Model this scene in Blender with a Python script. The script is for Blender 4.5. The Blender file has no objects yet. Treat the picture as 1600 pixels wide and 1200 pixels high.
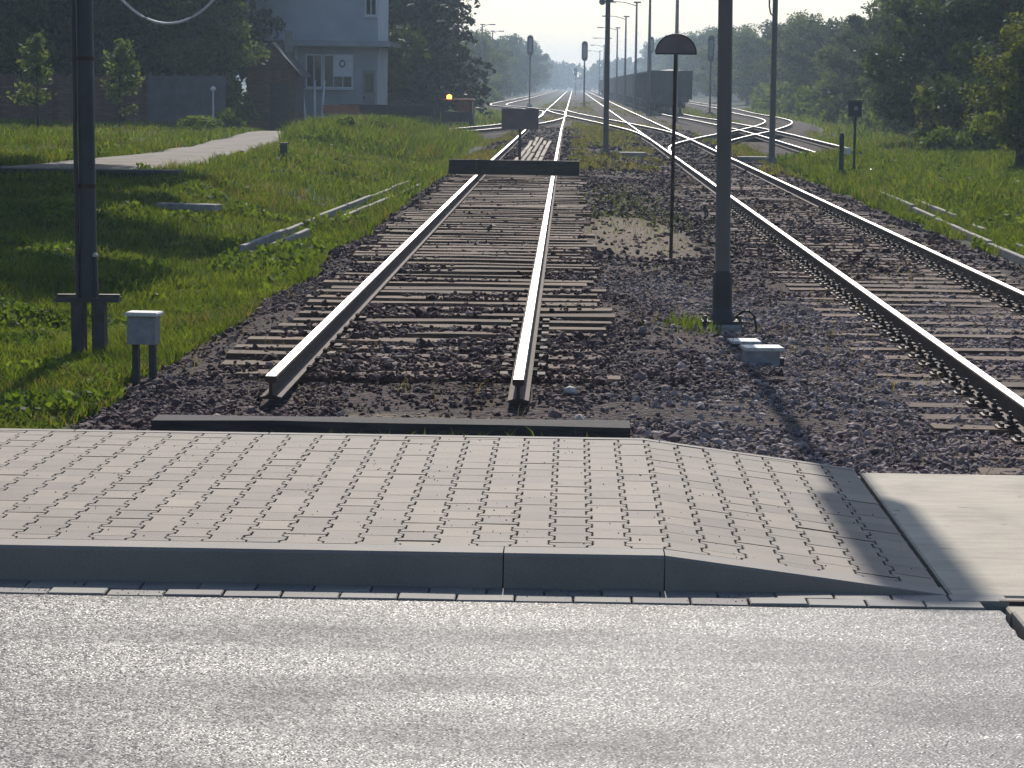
import bpy, math, random
import numpy as np
from mathutils import Matrix, Vector

# ------------------------------------------------------------------ camera, sky, sun
scene = bpy.context.scene
col = scene.collection
R = math.radians

CAM_H = 1.93
PITCH, YAW, ROLL = R(6.675), R(1.2985), R(0.7)
cam_data = bpy.data.cameras.new("camera")
cam_data.lens = 90.0
cam_data.sensor_width = 36.0
cam_data.clip_start = 0.1
cam_data.clip_end = 20000
cam = bpy.data.objects.new("camera", cam_data)
col.objects.link(cam)
cam.matrix_world = (Matrix.Translation((0, 0, CAM_H)) @ Matrix.Rotation(YAW, 4, 'Z')
                    @ Matrix.Rotation(R(90) - PITCH, 4, 'X') @ Matrix.Rotation(ROLL, 4, 'Z'))
scene.camera = cam

SUN_EL, SUN_AZ = R(40.0), R(-1.2)           # azimuth clockwise from +Y (the direction of the tracks)
world = bpy.data.worlds.new("World")
scene.world = world
world.use_nodes = True
wn = world.node_tree
wn.nodes.clear()
sky_node = wn.nodes.new("ShaderNodeTexSky")
sky_node.sky_type = 'NISHITA'
sky_node.sun_disc = False
sky_node.sun_elevation = SUN_EL
sky_node.sun_rotation = SUN_AZ
sky_node.air_density = 1.0
sky_node.dust_density = 1.2
sky_node.ozone_density = 4.0
bg = wn.nodes.new("ShaderNodeBackground")
bg.inputs["Strength"].default_value = 0.127
wo = wn.nodes.new("ShaderNodeOutputWorld")
wn.links.new(sky_node.outputs[0], bg.inputs["Color"])
wn.links.new(bg.outputs[0], wo.inputs["Surface"])

sun_data = bpy.data.lights.new("sun", 'SUN')
sun_data.energy = 5.0
sun_data.angle = R(0.5)
sun_data.color = (1.0, 0.925, 0.84)
sun = bpy.data.objects.new("sun", sun_data)
col.objects.link(sun)
to_sun = Vector((math.sin(SUN_AZ) * math.cos(SUN_EL), math.cos(SUN_AZ) * math.cos(SUN_EL), math.sin(SUN_EL)))
sun.rotation_euler = to_sun.to_track_quat('Z', 'Y').to_euler()
sun.location = (0, 30, 40)

scene.view_settings.view_transform = 'Standard'
scene.view_settings.look = 'None'
scene.view_settings.gamma = 1.0
scene.view_settings.use_curve_mapping = False
scene.view_settings.exposure = -0.05
scene.render.engine = 'CYCLES'
scene.cycles.use_denoising = True
scene.cycles.max_bounces = 6
scene.cycles.transparent_max_bounces = 8
scene.cycles.volume_bounces = 1

rng = np.random.default_rng(7)
random.seed(7)

# ------------------------------------------------------------------ helpers: noise, meshes, tags
def _hash(ix, iy, seed):
    h = (ix.astype(np.int64) * 374761393 + iy.astype(np.int64) * 668265263 + seed * 1274126177) & 0xffffffff
    h = ((h ^ (h >> 13)) * 1274126177) & 0xffffffff
    return ((h ^ (h >> 16)) & 0xffff) / 65535.0

def vnoise(x, y, seed=0):
    x = np.asarray(x, float); y = np.asarray(y, float)
    ix, iy = np.floor(x), np.floor(y)
    fx, fy = x - ix, y - iy
    fx, fy = fx * fx * (3 - 2 * fx), fy * fy * (3 - 2 * fy)
    a, b = _hash(ix, iy, seed), _hash(ix + 1, iy, seed)
    c, d = _hash(ix, iy + 1, seed), _hash(ix + 1, iy + 1, seed)
    return (a * (1 - fx) + b * fx) * (1 - fy) + (c * (1 - fx) + d * fx) * fy

def sstep(a, b, x):
    t = np.clip((np.asarray(x, float) - a) / (b - a), 0, 1)
    return t * t * (3 - 2 * t)

def tag(o, label=None, cat=None, group=None, kind=None):
    if label: o["label"] = label
    if cat: o["category"] = cat
    if group: o["group"] = group
    if kind: o["kind"] = kind
    return o

def link(name, me, parent=None):
    o = bpy.data.objects.new(name, me)
    col.objects.link(o)
    if parent is not None:
        o.parent = parent
    return o

def empty(name, loc=(0, 0, 0), rz=0.0):
    o = bpy.data.objects.new(name, None)
    o.empty_display_size = 0.2
    col.objects.link(o)
    o.location = loc
    o.rotation_euler = (0, 0, rz)
    return o

def np_mesh(name, verts, faces_flat, loop_total, mats, mat_idx=None, smooth=False):
    """fast mesh from numpy arrays"""
    me = bpy.data.meshes.new(name)
    verts = np.asarray(verts, np.float32)
    faces_flat = np.asarray(faces_flat, np.int32)
    loop_total = np.asarray(loop_total, np.int32)
    me.vertices.add(len(verts))
    me.vertices.foreach_set("co", verts.ravel())
    me.loops.add(len(faces_flat))
    me.loops.foreach_set("vertex_index", faces_flat)
    me.polygons.add(len(loop_total))
    start = np.concatenate(([0], np.cumsum(loop_total)[:-1])).astype(np.int32)
    me.polygons.foreach_set("loop_start", start)
    me.polygons.foreach_set("loop_total", loop_total)
    for m in mats:
        me.materials.append(m)
    if mat_idx is not None:
        me.polygons.foreach_set("material_index", np.asarray(mat_idx, np.int32))
    me.polygons.foreach_set("use_smooth", np.full(len(loop_total), bool(smooth)))
    me.update(calc_edges=True)
    me.validate()
    return me

class MB:
    """collects simple solids into one mesh"""
    def __init__(self):
        self.v, self.f, self.m = [], [], []
    def add(self, vs, fs, mi=0):
        o = len(self.v)
        self.v += [tuple(p) for p in vs]
        self.f += [tuple(i + o for i in f) for f in fs]
        self.m += [mi] * len(fs)
    def box(self, c, s, mi=0, rz=0.0, ch=0.0):
        hx, hy, hz = s[0] / 2, s[1] / 2, s[2] / 2
        if ch > 0:
            # chamfered top: inset ring at the top
            ps = [(-hx, -hy, -hz), (hx, -hy, -hz), (hx, hy, -hz), (-hx, hy, -hz),
                  (-hx, -hy, hz - ch), (hx, -hy, hz - ch), (hx, hy, hz - ch), (-hx, hy, hz - ch),
                  (-hx + ch, -hy + ch, hz), (hx - ch, -hy + ch, hz), (hx - ch, hy - ch, hz), (-hx + ch, hy - ch, hz)]
            fs = [(3, 2, 1, 0), (0, 1, 5, 4), (1, 2, 6, 5), (2, 3, 7, 6), (3, 0, 4, 7),
                  (4, 5, 9, 8), (5, 6, 10, 9), (6, 7, 11, 10), (7, 4, 8, 11), (8, 9, 10, 11)]
        else:
            ps = [(x, y, z) for z in (-hz, hz) for x, y in ((-hx, -hy), (hx, -hy), (hx, hy), (-hx, hy))]
            fs = [(3, 2, 1, 0), (4, 5, 6, 7), (0, 1, 5, 4), (1, 2, 6, 5), (2, 3, 7, 6), (3, 0, 4, 7)]
        ca, sa = math.cos(rz), math.sin(rz)
        self.add([(c[0] + x * ca - y * sa, c[1] + x * sa + y * ca, c[2] + z) for x, y, z in ps], fs, mi)
        return self
    def prism(self, poly, z0, z1, mi=0, ch=0.0):
        n = len(poly)
        cx = sum(p[0] for p in poly) / n; cy = sum(p[1] for p in poly) / n
        if ch:
            ins = inset(poly, ch)
            vs = [(x, y, z0) for x, y in poly] + [(x, y, z1 - ch) for x, y in poly] + [(x, y, z1) for x, y in ins]
            fs = [tuple(range(n))[::-1]] + [(i, (i + 1) % n, n + (i + 1) % n, n + i) for i in range(n)] \
                + [(n + i, n + (i + 1) % n, 2 * n + (i + 1) % n, 2 * n + i) for i in range(n)] + [tuple(range(2 * n, 3 * n))]
        else:
            vs = [(x, y, z0) for x, y in poly] + [(x, y, z1) for x, y in poly]
            fs = [tuple(range(n))[::-1], tuple(range(n, 2 * n))] + [(i, (i + 1) % n, n + (i + 1) % n, n + i) for i in range(n)]
        self.add(vs, fs, mi)
        return self
    def tube(self, pts, rad, n=8, mi=0, cap=True):
        pts = [Vector(p) for p in pts]
        if not hasattr(rad, '__len__'):
            rad = [rad] * len(pts)
        vs, fs = [], []
        for i, p in enumerate(pts):
            d = (pts[min(i + 1, len(pts) - 1)] - pts[max(i - 1, 0)]).normalized()
            ref = Vector((1, 0, 0)) if abs(d.x) < 0.9 else Vector((0, 1, 0))
            a = d.cross(ref).normalized(); b = d.cross(a)
            for k in range(n):
                t = 2 * math.pi * k / n
                vs.append(p + (a * math.cos(t) + b * math.sin(t)) * rad[i])
        for i in range(len(pts) - 1):
            for k in range(n):
                k2 = (k + 1) % n
                fs.append((i * n + k, i * n + k2, (i + 1) * n + k2, (i + 1) * n + k))
        if cap:
            fs.append(tuple(range(n))); fs.append(tuple(range((len(pts) - 1) * n, len(pts) * n))[::-1])
        self.add(vs, fs, mi)
        return self
    def mesh(self, name, mats, smooth=False):
        if not isinstance(mats, (list, tuple)):
            mats = [mats]
        me = bpy.data.meshes.new(name)
        me.from_pydata(self.v, [], self.f)
        for m in mats:
            me.materials.append(m)
        me.polygons.foreach_set("material_index", self.m)
        if smooth:
            me.polygons.foreach_set("use_smooth", [True] * len(self.f))
            try:
                me.set_sharp_from_angle(angle=R(40))
            except Exception:
                pass
        me.update()
        return me
    def build(self, name, mats, parent=None, smooth=False):
        return link(name, self.mesh(name, mats, smooth), parent)

def inset(poly, d):
    n = len(poly); out = []
    for i in range(n):
        p0, p1, p2 = Vector(poly[i - 1]), Vector(poly[i]), Vector(poly[(i + 1) % n])
        e1 = (p1 - p0).normalized(); e2 = (p2 - p1).normalized()
        n1 = Vector((-e1.y, e1.x)); n2 = Vector((-e2.y, e2.x))
        b = (n1 + n2)
        b = b / max(b.dot(n1), 0.3) if b.length > 1e-6 else n1
        out.append((p1.x + b.x * d, p1.y + b.y * d))
    return out

def copy_tree(o, parent=None):
    c = o.copy()
    col.objects.link(c)
    c.parent = parent
    for ch in o.children:
        copy_tree(ch, c)
    return c

# ------------------------------------------------------------------ materials
def new_mat(name):
    m = bpy.data.materials.new(name)
    m.use_nodes = True
    nt = m.node_tree
    return m, nt, nt.nodes["Principled BSDF"], nt.nodes["Material Output"]

def nd(nt, t, **kw):
    n = nt.nodes.new(t)
    for k, v in kw.items():
        if k in n.inputs.keys() if hasattr(n.inputs, 'keys') else False:
            n.inputs[k].default_value = v
        else:
            setattr(n, k, v)
    return n

def ramp(nt, fac, stops, interp='LINEAR'):
    r = nt.nodes.new("ShaderNodeValToRGB")
    r.color_ramp.interpolation = interp
    els = r.color_ramp.elements
    while len(els) < len(stops):
        els.new(0.5)
    for e, (p, c) in zip(els, stops):
        e.position = p
        e.color = (c[0], c[1], c[2], 1) if hasattr(c, '__len__') else (c, c, c, 1)
    nt.links.new(fac, r.inputs[0])
    return r.outputs[0]

def noise(nt, scale, detail=4, rough=0.55, vec=None, dist=0.0):
    n = nt.nodes.new("ShaderNodeTexNoise")
    n.inputs["Scale"].default_value = scale
    n.inputs["Detail"].default_value = detail
    n.inputs["Roughness"].default_value = rough
    n.inputs["Distortion"].default_value = dist
    if vec is not None:
        nt.links.new(vec, n.inputs["Vector"])
    return n.outputs["Fac"]

def coords(nt, kind="Object", scale=None):
    if kind == "World":
        g = nt.nodes.new("ShaderNodeNewGeometry"); out = g.outputs["Position"]
    else:
        g = nt.nodes.new("ShaderNodeTexCoord"); out = g.outputs[kind]
    if scale:
        mp = nt.nodes.new("ShaderNodeMapping")
        mp.inputs["Scale"].default_value = scale
        nt.links.new(out, mp.inputs["Vector"]); out = mp.outputs[0]
    return out

def mix(nt, fac, a, b, mode='MIX'):
    m = nt.nodes.new("ShaderNodeMix")
    m.data_type = 'RGBA'; m.blend_type = mode
    for sock, v in ((m.inputs[0], fac), (m.inputs[6], a), (m.inputs[7], b)):
        if hasattr(v, 'is_linked') or hasattr(v, 'links'):
            nt.links.new(v, sock)
        elif hasattr(v, '__len__'):
            sock.default_value = (v[0], v[1], v[2], 1)
        else:
            sock.default_value = v
    return m.outputs[2]

def bump(nt, height, strength, dist, bsdf):
    b = nt.nodes.new("ShaderNodeBump")
    b.inputs["Strength"].default_value = strength
    b.inputs["Distance"].default_value = dist
    nt.links.new(height, b.inputs["Height"])
    nt.links.new(b.outputs[0], bsdf.inputs["Normal"])
    return b

def mat_plain(name, stops, scale=3.0, rough=0.8, metal=0.0, bscale=None, bstr=0.3, bdist=0.01, kind="Object", stretch=None, detail=5, spec=0.4, rnd=0.0):
    """noise-coloured surface with fine relief"""
    m, nt, b, out = new_mat(name)
    v = coords(nt, kind, stretch)
    c = ramp(nt, noise(nt, scale, detail, 0.6, v), stops)
    if rnd:
        oi = nt.nodes.new("ShaderNodeObjectInfo")
        k = ramp(nt, oi.outputs["Random"], [(0, 1 - rnd), (1, 1 + rnd * 0.5)])
        c = mix(nt, 1.0, c, k, 'MULTIPLY')
    nt.links.new(c, b.inputs["Base Color"])
    b.inputs["Roughness"].default_value = rough
    b.inputs["Metallic"].default_value = metal
    b.inputs["Specular IOR Level"].default_value = spec
    if bscale:
        bump(nt, noise(nt, bscale, 4, 0.6, v), bstr, bdist, b)
    return m

M = {}
# asphalt of rolled-in stone chippings: every chip its own tilt, tone and gloss
def make_asphalt():
    m, nt, b, out = new_mat("asphalt")
    v = coords(nt, "World")
    vo = nt.nodes.new("ShaderNodeTexVoronoi"); vo.inputs["Scale"].default_value = 100.0
    mp = nt.nodes.new("ShaderNodeMapping"); mp.inputs["Rotation"].default_value = (0.3, 0.2, 0.55)
    nt.links.new(v, mp.inputs["Vector"])
    nt.links.new(mp.outputs[0], vo.inputs["Vector"])
    sep = nt.nodes.new("ShaderNodeSeparateColor"); nt.links.new(vo.outputs["Color"], sep.inputs[0])
    chip = ramp(nt, sep.outputs[0], [(0.0, (0.028, 0.027, 0.026)), (0.4, (0.075, 0.072, 0.068)), (0.8, (0.16, 0.152, 0.14)), (1.0, (0.36, 0.345, 0.315))])
    stretched = nt.nodes.new("ShaderNodeMapping"); stretched.inputs["Scale"].default_value = (0.55, 1.7, 1); nt.links.new(v, stretched.inputs["Vector"])
    wear = noise(nt, 1.3, 6, 0.62, stretched.outputs[0], 0.4)
    patch = ramp(nt, wear, [(0.28, (0.55, 0.55, 0.56)), (0.45, (0.9, 0.89, 0.88)), (0.72, (1.15, 1.12, 1.08))])
    c = mix(nt, 1.0, chip, patch, 'MULTIPLY')
    spots = ramp(nt, noise(nt, 3.4, 3, 0.5, v), [(0.24, (0.45, 0.45, 0.46)), (0.31, (1, 1, 1))])
    c = mix(nt, 1.0, c, spots, 'MULTIPLY')
    gap = ramp(nt, vo.outputs["Distance"], [(0.35, 1.0), (0.75, 0.45)])
    c = mix(nt, 1.0, c, gap, 'MULTIPLY')
    nt.links.new(c, b.inputs["Base Color"])
    r1 = ramp(nt, sep.outputs[1], [(0.0, 0.36), (1.0, 0.58)])
    r2 = ramp(nt, wear, [(0.3, 0.16), (0.65, 0.0)])
    r = mix(nt, 1.0, r1, r2, 'ADD')
    nt.links.new(r, b.inputs["Roughness"])
    b.inputs["Specular IOR Level"].default_value = 0.34
    g = nt.nodes.new("ShaderNodeNewGeometry")
    s1 = nt.nodes.new("ShaderNodeVectorMath"); s1.operation = 'SUBTRACT'; s1.inputs[1].default_value = (0.5, 0.5, 0.5)
    nt.links.new(vo.outputs["Color"], s1.inputs[0])
    s2 = nt.nodes.new("ShaderNodeVectorMath"); s2.operation = 'MULTIPLY'; s2.inputs[1].default_value = (0.5, 0.5, 0.0)
    nt.links.new(s1.outputs[0], s2.inputs[0])
    s3 = nt.nodes.new("ShaderNodeVectorMath"); s3.operation = 'ADD'
    nt.links.new(s2.outputs[0], s3.inputs[0]); nt.links.new(g.outputs["Normal"], s3.inputs[1])
    s4 = nt.nodes.new("ShaderNodeVectorMath"); s4.operation = 'NORMALIZE'; nt.links.new(s3.outputs[0], s4.inputs[0])
    bp = nt.nodes.new("ShaderNodeBump"); bp.inputs["Strength"].default_value = 0.6; bp.inputs["Distance"].default_value = 0.004
    bp.invert = True
    nt.links.new(vo.outputs["Distance"], bp.inputs["Height"]); nt.links.new(s4.outputs[0], bp.inputs["Normal"])
    nt.links.new(bp.outputs[0], b.inputs["Normal"])
    return m
M['asphalt'] = make_asphalt()

def make_paver(name, base, rnd=1.0):
    m, nt, b, out = new_mat(name)
    v = coords(nt, "World")
    oi = nt.nodes.new("ShaderNodeObjectInfo")
    k = ramp(nt, oi.outputs["Random"], [(0, (0.78, 0.75, 0.77)), (0.5, (0.96, 0.95, 0.93)), (1, (1.14, 1.11, 1.03))])
    n1 = ramp(nt, noise(nt, 2.3, 5, 0.6, v), [(0.3, [x * 0.8 for x in base]), (0.7, [x * 1.1 for x in base])])
    n2 = ramp(nt, noise(nt, 220, 2, 0.6, v), [(0.3, 0.78), (0.7, 1.12)])
    c = mix(nt, 1.0, mix(nt, rnd, n1, k, 'MULTIPLY'), n2, 'MULTIPLY')
    nt.links.new(c, b.inputs["Base Color"])
    b.inputs["Roughness"].default_value = 0.72
    b.inputs["Specular IOR Level"].default_value = 0.35
    bump(nt, noise(nt, 160, 4, 0.7, v), 0.35, 0.003, b)
    return m
M['paver'] = make_paver("concrete_paver", (0.23, 0.198, 0.16))
M['kerb'] = make_paver("kerb_concrete", (0.24, 0.214, 0.186), 0.3)
M['gutter'] = make_paver("gutter_concrete", (0.25, 0.24, 0.22))
def make_slab():
    m, nt, b, out = new_mat("crossing_concrete")
    v = coords(nt, "World")
    c = ramp(nt, noise(nt, 2.2, 6, 0.65, v), [(0.25, (0.26, 0.23, 0.18)), (0.5, (0.385, 0.342, 0.265)), (0.75, (0.47, 0.42, 0.325))])
    st = nt.nodes.new("ShaderNodeMapping"); st.inputs["Scale"].default_value = (3.0, 22.0, 1); nt.links.new(v, st.inputs["Vector"])
    c = mix(nt, 0.8, c, ramp(nt, noise(nt, 1.0, 4, 0.6, st.outputs[0]), [(0.3, 0.78), (0.7, 1.14)]), 'MULTIPLY')
    c = mix(nt, 1.0, c, ramp(nt, noise(nt, 170, 2, 0.6, v), [(0.32, 0.7), (0.6, 1.08)]), 'MULTIPLY')
    c = mix(nt, 1.0, c, ramp(nt, noise(nt, 9, 3, 0.5, v), [(0.26, 0.5), (0.33, 1.0)]), 'MULTIPLY')
    nt.links.new(c, b.inputs["Base Color"])
    b.inputs["Roughness"].default_value = 0.75
    b.inputs["Specular IOR Level"].default_value = 0.3
    bump(nt, noise(nt, 90, 4, 0.7, v), 0.4, 0.004, b)
    return m
M['slab'] = make_slab()
M['joint'] = mat_plain("joint_sand", [(0.3, (0.014, 0.014, 0.012)), (0.7, (0.035, 0.034, 0.027))], 30, 0.95)
M['dark_concrete'] = mat_plain("dark_concrete", [(0.3, (0.045, 0.04, 0.036)), (0.7, (0.09, 0.08, 0.07))], 8, 0.9, bscale=40, bdist=0.005)
M['old_concrete'] = mat_plain("old_concrete", [(0.25, (0.16, 0.15, 0.13)), (0.6, (0.30, 0.28, 0.25)), (0.8, (0.4, 0.38, 0.34))], 6, 0.85, bscale=50, bdist=0.006)

def mask_of(nt, val, full, none):
    mr = nt.nodes.new("ShaderNodeMapRange"); mr.inputs[1].default_value = full; mr.inputs[2].default_value = none
    mr.inputs[3].default_value = 1.0; mr.inputs[4].default_value = 0.0
    nt.links.new(val, mr.inputs[0])
    return mr.outputs[0]
def make_ballast(name):
    m, nt, b, out = new_mat(name)
    v = coords(nt, "World")
    vo = nt.nodes.new("ShaderNodeTexVoronoi"); vo.inputs["Scale"].default_value = 30.0
    nt.links.new(v, vo.inputs["Vector"])
    sep = nt.nodes.new("ShaderNodeSeparateColor"); nt.links.new(vo.outputs["Color"], sep.inputs[0])
    st = ramp(nt, sep.outputs[0], [(0, (0.022, 0.015, 0.013)), (0.6, (0.07, 0.047, 0.042)), (1, (0.15, 0.108, 0.098))])
    dirt = ramp(nt, noise(nt, 40, 3, 0.6, v), [(0.3, (0.042, 0.031, 0.024)), (0.7, (0.09, 0.066, 0.048))])
    sp = nt.nodes.new("ShaderNodeSeparateXYZ"); nt.links.new(v, sp.inputs[0])
    far = nt.nodes.new("ShaderNodeMapRange"); far.inputs[1].default_value = 24; far.inputs[2].default_value = 90
    nt.links.new(sp.outputs[1], far.inputs[0])
    nz = noise(nt, 0.55, 4, 0.6, v)
    ad = nt.nodes.new("ShaderNodeMath"); ad.operation = 'MULTIPLY_ADD'; ad.inputs[1].default_value = 0.12
    nt.links.new(far.outputs[0], ad.inputs[0]); nt.links.new(nz, ad.inputs[2])
    fac = ramp(nt, ad.outputs[0], [(0.55, 0.0), (0.68, 1.0)])
    c = mix(nt, fac, st, dirt)
    c = mix(nt, 0.75, c, ramp(nt, vo.outputs["Distance"], [(0.2, 1.15), (0.75, 0.3)]), 'MULTIPLY')
    sand = ramp(nt, noise(nt, 25, 4, 0.6, v), [(0.3, (0.12, 0.092, 0.062)), (0.7, (0.22, 0.175, 0.125))])
    for (px, py, rx, ry) in ((0.85, 34.0, 0.85, 6.0), (-1.15, 14.75, 0.75, 0.42)):
        sb = nt.nodes.new("ShaderNodeVectorMath"); sb.operation = 'SUBTRACT'; sb.inputs[1].default_value = (px, py, 0)
        nt.links.new(v, sb.inputs[0])
        sc = nt.nodes.new("ShaderNodeVectorMath"); sc.operation = 'MULTIPLY'; sc.inputs[1].default_value = (1 / rx, 1 / ry, 0)
        nt.links.new(sb.outputs[0], sc.inputs[0])
        ln = nt.nodes.new("ShaderNodeVectorMath"); ln.operation = 'LENGTH'; nt.links.new(sc.outputs[0], ln.inputs[0])
        an = nt.nodes.new("ShaderNodeMath"); an.operation = 'ADD'; nt.links.new(ln.outputs["Value"], an.inputs[0])
        nt.links.new(noise(nt, 3.0, 4, 0.6, v), an.inputs[1])
        c = mix(nt, mask_of(nt, an.outputs[0], 1.15, 1.6), c, sand)
    nt.links.new(c, b.inputs["Base Color"])
    b.inputs["Roughness"].default_value = 0.9
    b.inputs["Specular IOR Level"].default_value = 0.2
    bump(nt, vo.outputs["Distance"], 0.9, 0.03, b).invert = True
    return m
M['ballast'] = make_ballast("ballast_bed")

def make_stone(name, stops):
    m, nt, b, out = new_mat(name)
    g = nt.nodes.new("ShaderNodeNewGeometry")
    v = coords(nt, "World")
    c = ramp(nt, g.outputs["Random Per Island"], stops)
    c = mix(nt, 0.6, c, ramp(nt, noise(nt, 45, 3, 0.6, v), [(0.3, 0.5), (0.7, 1.25)]), 'MULTIPLY')
    tint = ramp(nt, noise(nt, 0.5, 3, 0.5, v), [(0.35, (1.0, 0.82, 0.76)), (0.65, (1.03, 1.0, 1.02))])
    c = mix(nt, 0.7, c, tint, 'MULTIPLY')
    nt.links.new(c, b.inputs["Base Color"])
    b.inputs["Roughness"].default_value = 0.8
    b.inputs["Specular IOR Level"].default_value = 0.2
    return m
M['stone_dark'] = make_stone("ballast_stone_dark", [(0, (0.044, 0.029, 0.028)), (0.6, (0.1, 0.067, 0.064)), (0.92, (0.17, 0.122, 0.113)), (1, (0.36, 0.3, 0.27))])
M['stone_light'] = make_stone("ballast_stone_light", [(0, (0.09, 0.07, 0.07)), (0.5, (0.2, 0.166, 0.164)), (0.88, (0.31, 0.268, 0.258)), (1, (0.5, 0.45, 0.42))])
M['stone_white'] = mat_plain("pale_stone", [(0.3, (0.4, 0.37, 0.32)), (0.7, (0.6, 0.57, 0.52))], 20, 0.8)

def make_wood(name, lo, hi):
    m, nt, b, out = new_mat(name)
    v = coords(nt, "Object", (1.5, 38, 12))
    oi = nt.nodes.new("ShaderNodeObjectInfo")
    c = ramp(nt, noise(nt, 1.6, 6, 0.65, v), [(0.25, [x * 0.45 for x in lo]), (0.45, lo), (0.7, hi)])
    k = ramp(nt, oi.outputs["Random"], [(0, 0.7), (1, 1.2)])
    nt.links.new(mix(nt, 1.0, c, k, 'MULTIPLY'), b.inputs["Base Color"])
    b.inputs["Roughness"].default_value = 0.85
    bump(nt, noise(nt, 2.0, 6, 0.7, v), 0.8, 0.012, b)
    return m
M['sleeper'] = make_wood("weathered_sleeper", (0.1, 0.064, 0.04), (0.29, 0.196, 0.126))
M['dark_wood'] = make_wood("tarred_wood", (0.032, 0.027, 0.026), (0.075, 0.062, 0.057))
M['sleeper_red'] = make_wood("brown_sleeper", (0.095, 0.057, 0.037), (0.22, 0.138, 0.088))
M['plank'] = make_wood("pale_plank", (0.3, 0.25, 0.18), (0.5, 0.44, 0.33))
M['bark'] = mat_plain("bark", [(0.3, (0.025, 0.02, 0.016)), (0.7, (0.075, 0.06, 0.045))], 6, 0.9, bscale=14, bstr=0.8, bdist=0.04, stretch=(1, 1, 0.25))

M['rail_top'] = mat_plain("polished_rail", [(0.25, (0.6, 0.57, 0.5)), (0.5, (0.75, 0.73, 0.69)), (0.75, (0.82, 0.81, 0.78))], 5, 0.42, 0.9, kind="World", stretch=(6, 0.8, 1))
M['rail_worn'] = mat_plain("dull_rail_top", [(0.28, (0.2, 0.15, 0.06)), (0.34, (0.62, 0.57, 0.44)), (0.44, (0.84, 0.82, 0.76))], 9, 0.44, 0.85, kind="World", stretch=(9, 3.0, 1))
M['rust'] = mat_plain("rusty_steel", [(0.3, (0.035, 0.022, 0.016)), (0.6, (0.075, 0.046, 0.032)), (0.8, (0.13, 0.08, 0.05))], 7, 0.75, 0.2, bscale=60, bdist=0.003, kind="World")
M['clip'] = mat_plain("oiled_steel", [(0.3, (0.045, 0.034, 0.028)), (0.7, (0.12, 0.095, 0.078))], 12, 0.5, 0.4)
M['dark_paint'] = mat_plain("dark_painted_steel", [(0.3, (0.04, 0.037, 0.04)), (0.7, (0.07, 0.063, 0.065))], 4, 0.55, 0.1, bscale=40, bdist=0.002)
M['grey_paint'] = mat_plain("grey_painted_steel", [(0.3, (0.12, 0.1, 0.092)), (0.7, (0.18, 0.152, 0.14))], 3, 0.55, 0.1, bscale=50, bdist=0.002, stretch=(1, 1, 0.3))
M['brown_paint'] = mat_plain("brown_painted_steel", [(0.3, (0.16, 0.125, 0.12)), (0.7, (0.24, 0.185, 0.18))], 3, 0.6, 0.1)
M['box_grey'] = mat_plain("enamelled_box", [(0.3, (0.16, 0.16, 0.165)), (0.6, (0.27, 0.27, 0.275)), (0.8, (0.33, 0.33, 0.33))], 12, 0.5, 0.0)
M['box_lid'] = mat_plain("pale_lid", [(0.3, (0.3, 0.29, 0.26)), (0.5, (0.52, 0.5, 0.46)), (0.7, (0.62, 0.6, 0.56))], 22, 0.45)
M['green_paint'] = mat_plain("dark_green_paint", [(0.3, (0.02, 0.045, 0.045)), (0.7, (0.035, 0.07, 0.068))], 6, 0.6)
M['cable_grey'] = mat_plain("pale_cable", [(0.3, (0.5, 0.5, 0.48)), (0.7, (0.65, 0.64, 0.6))], 10, 0.35)
M['black_rubber'] = mat_plain("black_cable", [(0.3, (0.012, 0.012, 0.012)), (0.7, (0.025, 0.024, 0.024))], 10, 0.5)
M['white_paint'] = mat_plain("white_paint", [(0.3, (0.66, 0.66, 0.66)), (0.7, (0.8, 0.8, 0.8))], 5, 0.5)
M['black_paint'] = mat_plain("black_paint", [(0.3, (0.012, 0.012, 0.013)), (0.7, (0.03, 0.03, 0.03))], 5, 0.5)
M['wall_blue'] = mat_plain("pale_blue_plaster", [(0.3, (0.40, 0.43, 0.47)), (0.7, (0.52, 0.55, 0.59))], 0.8, 0.9, bscale=30, bdist=0.004)
M['wall_grey'] = mat_plain("grey_plaster", [(0.3, (0.30, 0.31, 0.33)), (0.7, (0.42, 0.43, 0.45))], 1.2, 0.9, bscale=30, bdist=0.004)
M['roof_dark'] = mat_plain("bitumen_roof", [(0.3, (0.05, 0.05, 0.052)), (0.7, (0.09, 0.085, 0.08))], 4, 0.8)
M['shed_wood'] = make_wood("brown_boards", (0.09, 0.046, 0.03), (0.19, 0.1, 0.065))
M['fence_grey'] = mat_plain("grey_fence_panel", [(0.3, (0.075, 0.076, 0.08)), (0.7, (0.13, 0.13, 0.132))], 2, 0.9, bscale=20, bdist=0.01)
M['wagon'] = mat_plain("sooty_wagon_paint", [(0.3, (0.022, 0.021, 0.023)), (0.7, (0.05, 0.045, 0.045))], 2, 0.7, 0.1)
M['coal'] = mat_plain("coal", [(0.3, (0.012, 0.012, 0.013)), (0.7, (0.035, 0.035, 0.036))], 6, 0.6, bscale=5, bstr=1.0, bdist=0.15)
M['red_paint'] = mat_plain("faded_red_paint", [(0.3, (0.26, 0.06, 0.03)), (0.7, (0.42, 0.12, 0.055))], 3, 0.7)

def make_glass(name):
    m, nt, b, out = new_mat(name)
    b.inputs["Base Color"].default_value = (0.02, 0.024, 0.03, 1)
    b.inputs["Roughness"].default_value = 0.08
    b.inputs["Specular IOR Level"].default_value = 0.6
    return m
M['glass'] = make_glass("window_glass")

def make_lamp(name, colr, s):
    m, nt, b, out = new_mat(name)
    b.inputs["Base Color"].default_value = (*colr, 1)
    b.inputs["Emission Color"].default_value = (*colr, 1)
    b.inputs["Emission Strength"].default_value = s
    return m
M['beacon'] = make_lamp("amber_beacon", (1.0, 0.35, 0.08), 4.0)

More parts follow.
